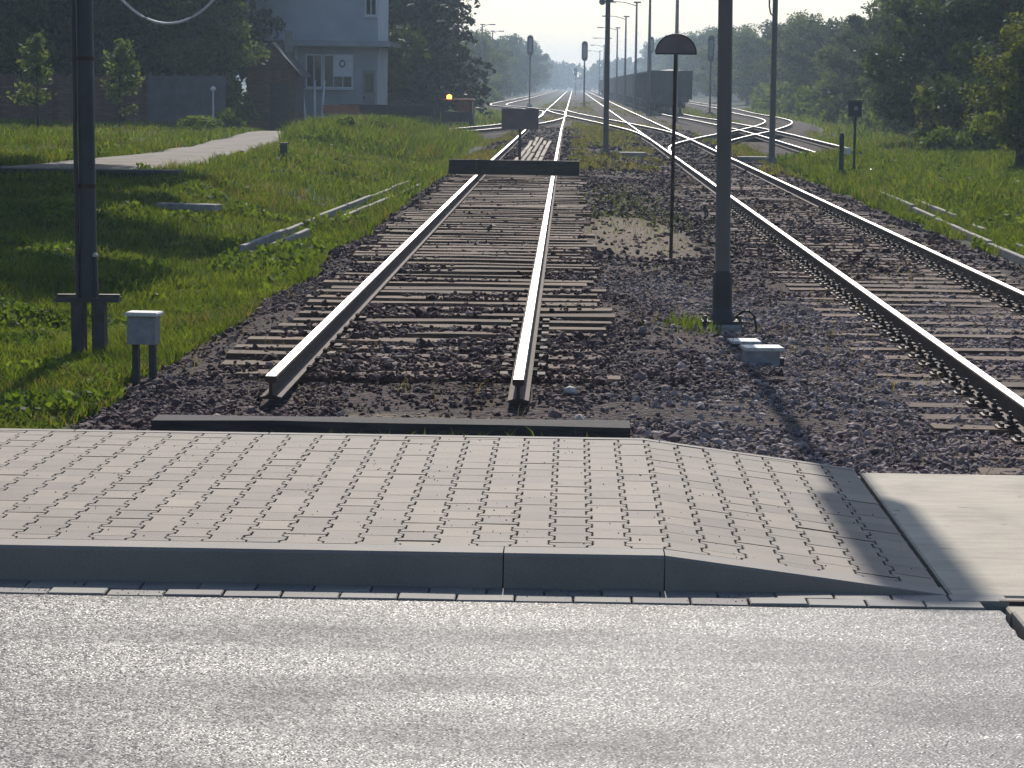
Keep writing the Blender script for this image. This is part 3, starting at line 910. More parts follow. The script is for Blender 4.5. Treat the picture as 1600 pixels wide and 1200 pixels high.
for sel, mat in ((light & keepm, M['stone_light']), (~light & keepm, M['stone_dark'])):
    stones("ballast_stones", X[sel], Y[sel], Zs[sel], S[sel], mat)
X, Y = scatter(52000, -3.4, 5.6, 12.9, 26, 1.3)
S = rng.uniform(0.006, 0.016, len(X))
Zs = bed_z(X, Y) + S * 0.4 + (vnoise(X * 1.3, Y * 1.3, 12) - 0.5) * 0.03
light = rng.uniform(0, 1, len(X)) < light_at(X, Y)
for sel, mat in ((light, M['stone_light']), (~light, M['stone_dark'])):
    stones("ballast_stones", X[sel], Y[sel], Zs[sel], S[sel], mat, low=True)
X, Y = scatter(15000, -3.2, 6.0, 60, 125, 1.2)
S = rng.gamma(6.0, 0.009, len(X)).clip(0.02, 0.1)
stones("ballast_stones", X, Y, bed_z(X, Y) + S * 0.1, S, M['stone_dark'], low=True)
X, Y = scatter(26000, -3.2, 5.6, 29, 62, 1.3)
S = rng.gamma(6.0, 0.0055, len(X)).clip(0.015, 0.07)
stones("ballast_stones", X, Y, bed_z(X, Y) + S * 0.2, S, M['stone_dark'], low=True)

n = 2600
X = rng.uniform(-3.2, 1.5, n); Y = np.where(rng.uniform(0, 1, n) < 0.6, 9.67 - np.abs(rng.normal(0, 0.09, n)), rng.uniform(9.85, 12.9, n))
ok = (Y > 8.9) & ((Y < 9.68) | (rng.uniform(0, 1, n) < 0.35)); X, Y = X[ok], Y[ok]
zz = np.where(Y < 9.68, 0.004, PAVE_Z * (1 - np.clip((X - RAMP_X0) / (RAMP_X1 - RAMP_X0), 0, 1)) + 0.002)
stones("gutter_grit", X, Y, zz, rng.uniform(0.0015, 0.005, len(X)), M['stone_light'], low=True)
# a few big pale stones anyone can point at
def rock(name, loc, s, label, group=None):
    n = 12
    V = ICO_V * np.random.default_rng(int(abs(loc[0] * 1000 + loc[1] * 77))).uniform(0.75, 1.2, (12, 1)) * np.array(s)[None]
    me = np_mesh(name, V, ICO_F.reshape(-1), np.full(20, 3), [M['stone_white']])
    o = link(name, me); o.location = loc
    tag(o, label, "stone", group)
rock("pale_stone", (0.0, 16.15, 0.0), (0.05, 0.05, 0.035), "small pale stone lying beside the cut end of the disused rail")
rock("pale_stone", (0.06, 14.95, -0.02), (0.055, 0.06, 0.03), "flat pale stone between the cut rail end and the dark timber")
rock("pale_stone", (1.35, 16.0, -0.12), (0.045, 0.05, 0.03), "white pebble on grey gravel in front of the low cable box")

# ------------------------------------------------------------------ timber, bars and boards about the disused track
bm_ = sleeper_mesh(2.66, 0.26, 0.2, 99); bm_.materials[0] = M['dark_wood']
o = link("timber_beam", bm_); o.location = (-0.99, 14.18, 0.055); tag(o, "dark tarred timber lying half buried in gravel along the back of the pavement", "timber")
root = empty("barrier_timber", (-1.15, 50.65, 0.163)); tag(root, "dark timber sleeper laid across both rails as a stop", "timber")
bt = sleeper_mesh(2.56, 0.26, 0.28, 55); bt.materials[0] = M['dark_wood']
b_ = link("beam", bt, root); b_.location = (0, 0, 0.28)
for s in (-1, 1):
    MB().box((s * 0.75, -0.0, 0.14), (0.05, 0.285, 0.30)).build("strap", M['rust'], root)
root = empty("stop_board", (-1.34, 64.5, 0.02)); tag(root, "dark rectangular board on a short post between the rails, seen from behind", "board")
MB().box((0, 0, 0.37), (0.07, 0.06, 0.94)).build("post", M['dark_paint'], root)
MB().box((0.0, -0.05, 1.05), (0.93, 0.035, 0.52), ch=0.006).build("panel", M['brown_paint'], root)
for z in (0.93, 1.17): MB().box((0, -0.015, z), (0.84, 0.03, 0.04)).build("brace", M['dark_paint'], root)
# pale planks lying lengthwise between the rails beyond the timber
root = empty("plank_walk", (-1.12, 58.5, 0.02)); tag(root, "pale weathered planks laid lengthwise between the rails behind the timber stop", "planks")
for k in range(5):
    y_ = random.uniform(0, 2.0)
    while y_ < 30:
        ln_ = random.uniform(5, 8)
        o_ = MB().box((0, 0, 0), (0.1, ln_, 0.05), ch=0.006).build("plank", M['plank'], root)
        o_.location = (-0.3 + 0.15 * k + random.uniform(-.02, .02), y_ + ln_ / 2, random.uniform(0.0, 0.03) - 0.0012 * y_); o_.rotation_euler.z = random.uniform(-.006, .006)
        y_ += ln_ + random.uniform(0.1, 1.5)

# ------------------------------------------------------------------ masts and boxes beside the road
def bolt_ring(parent, pts, z):
    for p in pts:
        MB().tube([(p[0], p[1], z), (p[0], p[1], z + 0.045)], 0.017, 6).build("bolt", M['clip'], parent)

# right mast: tube in a socket on a flanged concrete footing, signal head far above the frame
root = empty("signal_mast", (1.27, 21.4, -0.14)); root.rotation_euler = (0, R(-0.62), 0)
tag(root, "tall grey tubular signal mast bolted to a footing in the gravel between both tracks", "signal mast")
MB().box((0, 0, 0.0), (0.31, 0.31, 0.2), ch=0.02).build("footing", M['old_concrete'], root)
MB().box((0, 0, 0.115), (0.34, 0.24, 0.03)).build("flange", M['dark_paint'], root)
bolt_ring(root, [(-.145, -.08), (.145, -.08), (-.145, .08), (.145, .08)], 0.13)
MB().tube([(0, 0, 0.13), (0, 0, 0.2), (0, 0, 0.23)], [0.115, 0.088, 0.083], 16).build("collar", M['dark_paint'], root, True)
MB().tube([(0, 0, 0.2), (0, 0, 0.53), (0, 0, 0.545)], [0.083, 0.081, 0.064], 16).build("socket", M['dark_paint'], root, True)
MB().tube([(0, 0, 0.5), (0, 0, 2.0), (0, 0, 9.6)], [0.063, 0.061, 0.055], 18).build("mast", M['grey_paint'], root, True)
def signal_head(parent, z0, h, w, y=-0.08, mat=None):
    pts = [(-w / 2, z0 + w / 2)] + [(-w / 2 * math.cos(t), z0 + w / 2 - w / 2 * math.sin(t)) for t in np.linspace(0, math.pi, 9)[1:-1]] + [(w / 2, z0 + w / 2)]
    pts += [(w / 2, z0 + h - w / 2)] + [(w / 2 * math.cos(t), z0 + h - w / 2 + w / 2 * math.sin(t)) for t in np.linspace(0, math.pi, 9)[1:-1]] + [(-w / 2, z0 + h - w / 2)]
    n = len(pts); b = MB()
    b.add([(x_, y - 0.02, z_) for x_, z_ in pts] + [(x_, y + 0.02, z_) for x_, z_ in pts],
          [tuple(range(n)), tuple(range(n, 2 * n))[::-1]] + [(i, n + i, n + (i + 1) % n, (i + 1) % n) for i in range(n)])
    return b.build("signal_head", mat or M['dark_paint'], parent)
hd = signal_head(root, 7.9, 2.2, 0.46)
MB().box((0, 0, 7.5), (0.24, 0.24, 0.9)).build("junction_housing", M['dark_paint'], root)
MB().box((0, 0.09, 8.9), (0.3, 0.22, 1.5)).build("lamp_housing", M['dark_paint'], root)
pts = [(0.1, 0.03, 0.14), (0.17, 0.0, 0.2), (0.22, -0.01, 0.21), (0.265, -0.02, 0.17), (0.285, -0.03, 0.08), (0.28, -0.03, 0.0)]
MB().tube(pts, 0.011, 6).build("cable", M['black_rubber'], root, True)

root = empty("cable_box", (1.40, 18.75, -0.17)); tag(root, "low grey cable box with a pale lid standing in the gravel", "cable box"); root.rotation_euler.z = R(6)
MB().box((0, 0, 0.09), (0.25, 0.2, 0.2)).build("body", M['box_grey'], root)
MB().box((0.012, 0.0, 0.2), (0.29, 0.25, 0.024), ch=0.006).build("lid", M['box_lid'], root)
MB().box((0.15, 0.02, 0.1), (0.05, 0.06, 0.05)).build("latch", M['dark_paint'], root)
root = empty("cable_pit", (1.38, 20.25, -0.17)); tag(root, "small pit with a pale lid at the foot of the tall mast", "cable pit"); root.rotation_euler.z = R(5)
MB().box((0, 0, 0.04), (0.2, 0.2, 0.1)).build("body", M['dark_paint'], root)
MB().box((0, 0, 0.1), (0.24, 0.26, 0.02), ch=0.005).build("lid", M['box_lid'], root)

# left mast: twin post on clamped concrete legs in the grass
gz = float(ground_z(-3.8, 20.2))
root = empty("line_post", (-3.83, 20.2, gz + 0.14)); root.rotation_euler = (0, R(-0.55), 0)
tag(root, "tall dark post on two concrete legs with a conduit, standing in grass", "post")
for s in (-1, 1):
    MB().box((s * 0.082 + 0.0, 0.02, 0.0), (0.1, 0.14, 0.6)).build("concrete_leg", M['dark_concrete'], root)
MB().box((0.0, 0.02, 0.315), (0.5, 0.16, 0.035)).build("clamp_plate", M['dark_paint'], root)
for x_ in (-0.2, -0.12, 0.13, 0.21):
    MB().box((x_, -0.02, 0.345), (0.09, 0.07, 0.03), ch=0.005).build("clamp", M['clip'], root)
MB().tube([(0.0, 0.02, 0.3), (0.0, 0.02, 0.75), (0.008, 0.02, 6.0)], [0.08, 0.068, 0.06], 14).build("shaft", M['dark_paint'], root, True)
MB().tube([(-0.079, -0.02, 0.3), (-0.079, -0.02, 5.8)], 0.018, 8).build("conduit", M['dark_paint'], root, True)
for z in (1.2, 2.2, 3.2): MB().tube([(0, 0.02, z), (0, 0.02, z + 0.03)], 0.072, 14).build("band", M['rust'], root)
MB().tube([(0.065, -0.03, 0.32), (0.066, -0.03, 0.66)], 0.014, 8).build("rod", M['dark_paint'], root)
MB().tube([(0.066, -0.03, 0.66), (0.066, -0.03, 0.675), (0.066, -0.03, 0.69)], [0.024, 0.024, 0.008], 8).build("rod_cap", M['box_lid'], root)
MB().box((0.75, 0.02, 3.35), (1.6, 0.06, 0.06)).build("bracket_arm", M['dark_paint'], root)
# pale cable hanging in a loop from that post
cz = []
for t in np.linspace(-1, 1, 33):
    cz.append((0.66 + 0.66 * t + 0.0, 0.02, 2.49 + 0.72 * (math.cosh(1.6 * t) - 1) / (math.cosh(1.6) - 1)))
MB().tube(cz, 0.011, 6).build("hanging_cable", M['cable_grey'], root, True)

gz = float(ground_z(-3.02, 17.9))
root = empty("trackside_box", (-3.0, 17.85, gz + 0.12)); root.rotation_euler.z = R(-5)
tag(root, "small grey trackside box with a white top on two legs at the gravel edge", "trackside box")
MB().box((0.0, 0, 0.29), (0.2, 0.15, 0.2), ch=0.01).build("body", M['box_grey'], root)
MB().box((0.004, 0, 0.402), (0.235, 0.19, 0.026), ch=0.009).build("lid", M['box_lid'], root)
for s in (-1, 1): MB().box((s * 0.06, 0.02, 0.02), (0.045, 0.05, 0.44)).build("leg", M['dark_paint'], root)

# half-disc sign on a thin post
root = empty("half_disc_sign", (1.15, 29.7, -0.17)); tag(root, "dark half-disc sign plate on a thin rusty post", "sign")
MB().tube([(0, 0, -0.1), (0.012, 0, 2.52)], 0.021, 8).build("post", M['rust'], root, True)
pts = [(0.235 * math.cos(t), 0.225 * math.sin(t)) for t in np.linspace(0, math.pi, 25)]
n = len(pts); b = MB()
b.add([(x_ + 0.013, -0.03, 2.47 + z_) for x_, z_ in pts] + [(x_ + 0.013, -0.024, 2.47 + z_) for x_, z_ in pts],
      [tuple(range(n)), tuple(range(n, 2 * n))[::-1]] + [(i, n + i, n + (i + 1) % n, (i + 1) % n) for i in range(n)])
pl = b.build("plate", M['brown_paint'], root)
MB().tube([(x_ + 0.013, -0.03, 2.47 + z_) for x_, z_ in pts] + [(pts[0][0] + 0.013, -0.03, 2.47)], 0.008, 6).build("rim", M['dark_paint'], root)
MB().box((0.013, -0.012, 2.55), (0.3, 0.025, 0.03)).build("bracket", M['dark_paint'], root)

# cable trough along the left verge, and the broken one on the right verge
def trough(label, pts, n_pieces, w, parent_name="cable_trough", gap=0.03):
    a, b = Vector(pts[0]), Vector(pts[1])
    d = b - a; L = d.length; d.normalize(); nrm = Vector((d.y, -d.x, 0)).normalized()
    root = empty(parent_name, a); tag(root, label, "cable trough")
    for s in (-1, 1):
        for k in range(n_pieces):
            t0, t1 = L * k / n_pieces + gap, L * (k + 1) / n_pieces - gap
            if s == 1 and k == 1: continue
            c = d * ((t0 + t1) / 2) + nrm * (s * w / 2) + nrm * random.uniform(-.02, .02)
            c.z += random.uniform(-0.02, 0.02)
            o_ = MB().box((0, 0, 0), (0.07, t1 - t0, 0.2), ch=0.008).build("trough_wall", M['old_concrete'], root)
            o_.location = c; o_.rotation_euler.z = math.atan2(-d.x, d.y) + random.uniform(-.008, .008)
    return root
trough("concrete cable trough walls running through the grass of the left verge", [(-3.95, 32.0, -0.21), (-3.25, 53.5, -0.19)], 6, 0.36)
trough("broken concrete trough walls along the grass opposite the through track", [(5.75, 31.5, -0.2), (6.1, 50.0, -0.12)], 6, 0.34)

# marker post and other small trackside things
gz = float(ground_z(-6.6, 58.0))
root = empty("marker_post", (-6.6, 58.5, gz)); tag(root, "short dark green marker post on the grass beside the service road", "marker post")
MB().box((0, 0, 0.2), (0.16, 0.14, 0.42), ch=0.015).build("body", M['green_paint'], root)
MB().box((0, 0, 0.425), (0.18, 0.16, 0.03)).build("cap", M['green_paint'], root)

root = empty("shunting_signal", (6.35, 58.2, float(ground_z(6.35, 58.2)))); tag(root, "low signal with a dark square lamp box on a thin post beside the grassed siding", "signal")
MB().tube([(0, 0, -0.1), (0, 0, 1.35)], 0.03, 8).build("post", M['green_paint'], root, True)
MB().box((-0.02, 0, 1.52), (0.3, 0.22, 0.34), ch=0.02).build("lamp_box", M['dark_paint'], root)
MB().box((-0.02, -0.0, 1.71), (0.36, 0.28, 0.03)).build("hood", M['dark_paint'], root)
MB().tube([(0.0, -0.11, 1.54), (0.0, -0.15, 1.54)], 0.05, 12).build("lens", M['box_grey'], root)
root = empty("point_lever_box", (6.1, 58.6, float(ground_z(6.1, 58.6)))); tag(root, "slim dark green upright box beside the low signal post", "relay box")
MB().box((0, 0, 0.5), (0.1, 0.12, 1.05)).build("body", M['green_paint'], root)
MB().box((0.16, 0.1, 0.62), (0.13, 0.08, 0.14)).build("plate", M['white_paint'], root)

def slab(loc, s, rz, label):
    o_ = MB().box((0, 0, 0), s, ch=0.012).build("concrete_slab", M['old_concrete']); o_.location = loc; o_.rotation_euler.z = rz
    tag(o_, label, "slab")
slab((1.72, 74.5, -0.08), (0.75, 0.9, 0.2), 0.1, "pale concrete slab on the ground near the lone yard pole")
slab((4.98, 71.5, -0.1), (0.8, 0.7, 0.24), -0.1, "pale concrete slab at the foot of the forked pole")
slab((-7.6, 55.5, float(ground_z(-7.6, 55.5)) + 0.06), (0.28, 0.3, 0.06), 0.2, "small white slab lying on the service road")
# point rodding across the through track
o_ = MB().tube([(2.5, 69.0, -0.1), (5.3, 69.0, -0.1)], 0.025, 6).build("point_rod", M['rust']); tag(o_, "thin dark point rod lying across the through track by the turnout", "rod")

# ------------------------------------------------------------------ poles, lamps and signals of the yard
def yard_pole(x, y, h, label, fork=False, ring=False):
    root = empty("yard_pole", (x, y, -0.2)); tag(root, label, "pole")
    MB().tube([(0, 0, -0.2), (0, 0, 0.25)], 0.14, 10).build("footing", M['old_concrete'], root)
    MB().tube([(0, 0, 0.2), (0, 0, h)], [0.085, 0.06], 12).build("shaft", M['grey_paint'], root, True)
    if fork:
        MB().tube([(0, 0, 4.0), (-0.12, 0, 4.12), (-0.16, 0, 4.3), (-0.16, 0, 5.6)], 0.025, 6).build("bracket", M['grey_paint'], root)
    if ring:
        MB().tube([(-0.14, 0, 4.6), (0.0, 0, 4.66)], 0.02, 6).build("bracket", M['grey_paint'], root)
        MB().tube([(-0.17, -0.05, 4.62), (-0.17, 0.05, 4.62)], 0.1, 12).build("lamp", M['box_grey'], root)
        MB().tube([(0.09, -0.04, 4.7), (0.09, 0.04, 4.7)], 0.09, 12).build("insulator", M['box_grey'], root)
    return root
yard_pole(0.98, 77.5, 8.5, "lone slender pole between the tracks, standing in rough dry grass", ring=True)
yard_pole(5.4, 70.0, 8.0, "grey pole with a forked bracket near the grassed siding", fork=True)

def lamp_post(x, y, label, group, arm=-2.1, h=9.2, concrete=False):
    root = empty("yard_lamp", (x, y, -0.3)); tag(root, label, "lamp post", group)
    MB().tube([(0, 0, 0), (0, 0, h)], [0.14, 0.075], 8).build("shaft", M['old_concrete'] if concrete else M['grey_paint'], root, True)
    MB().tube([(0, 0, h - 0.25), (arm * 0.5, 0, h + 0.05), (arm, 0, h + 0.1)], 0.035, 6).build("arm", M['grey_paint'], root)
    MB().box((arm, 0, h + 0.06), (0.7, 0.3, 0.12)).build("lamp_head", M['dark_paint'], root)
    MB().box((0.05, 0, h + 0.05), (0.6, 0.3, 0.12)).build("lamp_head", M['dark_paint'], root)
    return root
lamp_post(5.95, 151, "pale concrete yard lamp post in front of the end wagon", None, arm=-0.4, h=10.5, concrete=True)
for y in (180, 219, 264, 316, 387, 455, 530):
    lamp_post(5.2, y, "slender two-armed yard lamp post beside the long row of wagons", "yard lamps beside the wagons")
for y in (235, 307, 345, 382, 430, 500):
    lamp_post(-11.0, y, "yard lamp post rising out of the tree line by the loop track", "yard lamps along the loop track", arm=1.2)

def mast_signal(x, y, h, label, w=0.62, hh=2.0, group=None):
    root = empty("mast_signal", (x, y, -0.35)); tag(root, label, "signal", group)
    MB().box((0, 0, 0.1), (0.5, 0.5, 0.5)).build("footing", M['old_concrete'], root)
    MB().tube([(0, 0, 0.2), (0, 0, h - 0.5)], 0.075, 8).build("mast", M['grey_paint'], root, True)
    a = signal_head(root, h - hh, hh, w, y=-0.12)
    signal_head(a, h - hh + 0.35, hh - 0.7, w * 0.5, y=-0.16, mat=M['box_grey']).name = "lamp_panel"
    MB().box((0, 0.2, h - 0.9), (0.5, 0.5, 0.04)).build("platform", M['dark_paint'], root)
    return root
mast_signal(-4.35, 253, 7.1, "mast signal with a rounded head beside the loop track curve")
mast_signal(1.02, 260, 6.7, "mast signal with a rounded head between the two long tracks")
mast_signal(9.25, 312, 8.2, "mast signal showing its rounded head above the row of wagons")
mast_signal(10.45, 198, 6.2, "mast signal on the grass strip beyond the wagons", 0.5, 2.0)
mast_signal(-11.6, 298, 7.6, "pale mast signal standing in front of the tree line", 0.5, 1.9)
mast_signal(0.3, 560, 6.0, "tiny distant mast signal at the far end of the tracks", 0.7, 1.8)

# ------------------------------------------------------------------ standing train of open wagons
def wagon(ribbed):
    root = empty("freight_wagon", (0, 0, 0))
    L, W = 12.6, 2.85
    b = MB()
    b.box((0, 0, 1.95), (W, L, 1.9)); body = b.build("body", M['wagon'], root)
    if ribbed:
        side = MB().box((0, 0, 0), (0.08, 0.14, 1.9)).mesh("rib", M['wagon'])
        endr = MB().box((0, 0, 0), (0.12, 0.08, 1.88)).mesh("rib", M['wagon'])
        for k in range(11):
            y_ = -L / 2 + 0.3 + k * (L - 0.6) / 10
            for s in (-1, 1): link("rib", side, root).location = (s * (W / 2 + 0.04), y_, 1.93)
        for k in range(5): link("rib", endr, root).location = (-W / 2 + 0.25 + k * (W - 0.5) / 4, -(L / 2 + 0.04), 1.93)
    MB().box((0, 0, 2.93), (W + 0.18, L + 0.18, 0.1)).build("top_rail", M['wagon'], root)
    hl = MB(); hl.add([(-1.3, -6.1, 2.9), (1.3, -6.1, 2.9), (1.3, 6.1, 2.9), (-1.3, 6.1, 2.9), (0, -4.8, 3.1), (0, 4.8, 3.12)], [(0, 1, 4), (1, 2, 5, 4), (2, 3, 5), (3, 0, 4, 5)])
    hl.build("coal_load", M['coal'], root)
    MB().box((0, 0, 0.88), (W - 0.3, L, 0.22)).build("underframe", M['wagon'], root)
    for s in (-1, 1):
        g = MB(); y_ = s * 4.3
        for sx in (-1, 1): g.box((sx * 1.0, y_, 0.5), (0.14, 2.3, 0.3))
        g.box((0, y_, 0.62), (2.1, 0.4, 0.2))
        bg_ = g.build("bogie", M['wagon'], root)
        for dy in (-0.9, 0.9):
            MB().tube([(-0.8, y_ + dy, 0.46), (-0.68, y_ + dy, 0.46)], 0.46, 14).tube([(0.68, y_ + dy, 0.46), (0.8, y_ + dy, 0.46)], 0.46, 14).tube([(-0.7, y_ + dy, 0.46), (0.7, y_ + dy, 0.46)], 0.08, 6).build("wheelset", M['rust'], bg_)
        for sx in (-0.87, 0.87):
            MB().tube([(sx, s * (L / 2), 1.0), (sx, s * (L / 2 + 0.5), 1.0), (sx, s * (L / 2 + 0.55), 1.0)], [0.09, 0.09, 0.2], 10).build("buffer", M['dark_paint'], root)
    return root
w0 = wagon(True)
w1 = wagon(False)
tag(w0, "end wagon of the standing coal train, its dark ribbed end wall showing", "freight wagon", "wagons of the standing train")
for k in range(28):
    w = w0 if k == 0 else copy_tree(w0) if k < 3 else w1 if k == 3 else copy_tree(w1)
    if k: tag(w, "dark open coal wagon coupled behind the end wagon in the long train", "freight wagon", "wagons of the standing train")
    w.location = (6.83, 188.0 + k * 13.9, 0.04)

# ------------------------------------------------------------------ service road, platform slab, buffer beam, trolley
def path_strip(name, pts_l, pts_r, zoff, mat):
    n = len(pts_l); vs, fs = [], []
    k = 7
    for a, b in zip(pts_l, pts_r):
        for j in range(k):
            t = j / (k - 1)
            x_, y_ = a[0] + (b[0] - a[0]) * t, a[1] + (b[1] - a[1]) * t
            vs.append((x_, y_, float(ground_z(x_, y_)) + zoff * (1 if 0 < j < k - 1 else -1.5)))
    for i in range(n - 1):
        for j in range(k - 1):
            fs.append((i * k + j, i * k + j + 1, (i + 1) * k + j + 1, (i + 1) * k + j))
    me = bpy.data.meshes.new(name); me.from_pydata(vs, [], fs); me.materials.append(mat); me.update()
    return tag(link(name, me), kind="structure")
cl = resample([(-10.3, 46.2, 0), (-9.6, 52, 0), (-9.05, 60, 0), (-9.2, 70, 0), (-9.9, 84, 0), (-10.6, 100, 0), (-10.8, 112, 0)], 1.0)
wd = np.interp([p[1] for p in cl], [46, 52, 62, 80, 112], [4.6, 3.9, 2.7, 2.5, 2.6])
L_ = [offset_line(cl, -w / 2 + (vnoise(i * .6, 0, 8) - .5) * .5)[i] for i, w in enumerate(wd)]
R_ = [offset_line(cl, w / 2 + (vnoise(i * .6, 5, 8) - .5) * .5)[i] for i, w in enumerate(wd)]
path_strip("path", L_, R_, 0.07, M['path'])
cl = resample([(-10.0, 118, 0), (-7.0, 121, 0), (-3.9, 124, 0)], 1.0)
path_strip("path", offset_line(cl, -1.6), offset_line(cl, 1.6), 0.10, M['path'])

zs = float(ground_z(-9.0, 46.5))
root = empty("ramp_slab", (-9.3, 45.3, zs)); tag(root, "dark edged concrete ramp slab where the service road drops to the grass bank", "slab"); root.rotation_euler.z = R(-2)
MB().box((0, 0, -0.02), (4.6, 0.5, 0.34)).build("edge_wall", M['dark_wood'], root)
MB().box((0, 0.1, 0.17), (4.7, 0.6, 0.06), ch=0.01).build("cap", M['roof_dark'], root)
o_ = MB().box((0, 0, 0), (0.95, 0.3, 0.09), ch=0.01).build("concrete_step", M['old_concrete']); o_.location = (-5.75, 38.3, float(ground_z(-5.75, 38.3)) + 0.16); o_.rotation_euler.z = R(-14); tag(o_, "narrow worn concrete step sunk in the grassy bank", "step")

root = empty("buffer_beam", (-8.1, 106.2, -0.3)); tag(root, "long timber buffer beam on posts behind the weedy mound", "buffer stop")
MB().box((0.35, 0, 1.12), (3.9, 0.3, 0.42)).build("beam", M['dark_wood'], root)
MB().box((-1.5, -0.155, 1.13), (1.5, 0.02, 0.34)).build("red_band", M['red_paint'], root)
for x_ in (0.0, 0.85, 1.45): MB().box((x_, 0.16, 0.5), (0.24, 0.24, 1.1)).build("post", M['dark_wood'], root)

root = empty("track_trolley", (-5.95, 132.5, -0.3)); tag(root, "small rusty red work trolley with an amber lamp beside the siding", "trolley")
MB().box((0, 0, 0.55), (1.6, 2.2, 0.5), ch=0.05).build("body", M['rust'], root)
MB().box((0.35, 0, 1.1), (0.8, 1.6, 0.55), ch=0.06).build("engine_cover", M['red_paint'], root)
MB().box((0, 0, 1.42), (1.7, 2.0, 0.07)).build("canopy", M['red_paint'], root)
for sx in (-0.7, 0.7):
    for sy in (-0.8, 0.8):
        MB().tube([(sx, sy, 0.7), (sx, sy, 1.4)], 0.035, 6).build("canopy_post", M['rust'], root)
        MB().tube([(sx - 0.09, sy, 0.28), (sx + 0.09, sy, 0.28)], 0.27, 12).build("wheel", M['black_rubber'], root)
MB().tube([(-0.42, -0.95, 1.45), (-0.42, -0.95, 1.62), (-0.42, -0.95, 1.68)], [0.14, 0.14, 0.05], 10).build("beacon", M['beacon'], root)

# ------------------------------------------------------------------ signal house and outbuilding
HX, HY = -11.6, 112.0
root = empty("signal_house", (HX, HY, -0.05)); tag(root, "two-storey pale blue signal house with a white notice board", "house")
def hb(name, x0, x1, y0, y1, z0, z1, mat, parent=root, ch=0):
    return MB().box(((x0 + x1) / 2, (y0 + y1) / 2, (z0 + z1) / 2), (x1 - x0, y1 - y0, z1 - z0), ch=ch).build(name, mat, parent)
hb("ground_floor_wall", -0.6, 3.05, 0, 6, 0, 3.55, M['wall_grey'])
hb("plinth", -0.65, 3.1, -0.05, 6, 0, 0.35, M['roof_dark'])
up = hb("upper_wall", -2.9, 3.0, 0.8, 7, 3.76, 7.2, M['wall_blue'])
hb("rear_wing_wall", -2.8, -0.62, 1.6, 7, 0, 3.76, M['wall_grey'])
cn = hb("canopy", -0.9, 3.65, -0.7, 6.2, 3.56, 3.74, M['roof_dark'])
hb("fascia", -0.9, 3.65, -0.76, -0.7, 3.53, 3.77, M['wall_grey'])
rf = MB(); rf.add([(-3.3, 0.2, 7.2), (3.5, 0.2, 7.2), (3.5, 7.6, 7.2), (-3.3, 7.6, 7.2), (-3.3, 3.9, 9.4), (3.5, 3.9, 9.4)], [(0, 1, 5, 4), (2, 3, 4, 5), (1, 2, 5), (3, 0, 4), (3, 2, 1, 0)])
rf = rf.build("roof", M['roof_dark'], root)
hb("chimney", 0.4, 1.0, 3.6, 4.2, 8.6, 10.2, M['wall_grey'], rf)
def window(x0, x1, z0, z1, y, bars=1):
    w = MB(); t = 0.06
    for a in (x0, x1): w.box((a, y - 0.03, (z0 + z1) / 2), (t, 0.1, z1 - z0 + t))
    for a in (z0, z1): w.box(((x0 + x1) / 2, y - 0.03, a), (x1 - x0 - t, 0.1, t))
    for k in range(bars): w.box((x0 + (x1 - x0) * (k + 1) / (bars + 1), y - 0.03, (z0 + z1) / 2), (0.04, 0.08, z1 - z0 - t))
    f = w.build("window", M['white_paint'], root)
    MB().box(((x0 + x1) / 2, y - 0.012, (z0 + z1) / 2), (x1 - x0, 0.02, z1 - z0)).build("pane", M['glass'], f)
    MB().box(((x0 + x1) / 2, y - 0.09, z0 - 0.07), (x1 - x0 + 0.16, 0.2, 0.05)).build("sill", M['white_paint'], f)
window(-0.05, 0.62, 1.75, 3.15, 0.0)
window(0.72, 1.95, 1.75, 3.15, 0.0, 2)
window(2.45, 2.92, 4.9, 6.1, 0.8)
hb("downpipe", -0.56, -0.46, -0.1, -0.02, 0.2, 3.5, M['cable_grey'])
dr = hb("door", 2.4, 2.95, -0.05, -0.005, 0.36, 2.5, M['box_grey'])
hb("door_pane", 2.5, 2.85, -0.07, -0.05, 1.55, 2.35, M['glass'], dr); hb("handle", 2.44, 2.5, -0.09, -0.05, 1.25, 1.4, M['clip'], dr)
nb = hb("notice_board", 1.12, 1.92, -0.16, -0.1, 2.22, 3.12, M['white_paint'])
rg = MB()
for k in range(16):
    t0, t1 = 2 * math.pi * k / 16, 2 * math.pi * (k + 1) / 16
    q = [(1.52 + r * s * math.sin(t) * 0.85, -0.164, 2.78 + r * math.cos(t)) for t, r, s in ((t0, 0.17, 1), (t1, 0.17, 1), (t1, 0.11, 1), (t0, 0.11, 1))]
    rg.add(q, [(0, 1, 2, 3)])
rg.build("emblem_ring", M['black_paint'], nb)
root2 = empty("white_pole_rack", (-11.15, 109.6, -0.1)); tag(root2, "leaning white barrier poles propped before the signal house", "poles")
for x_, ln in ((-0.55, 0.28), (0.0, 0.12), (0.42, -0.02)):
    MB().tube([(x_ + ln, 0, 0.2), (x_, 0.9, 2.1)], 0.05, 8).build("pole", M['white_paint'], root2, True)

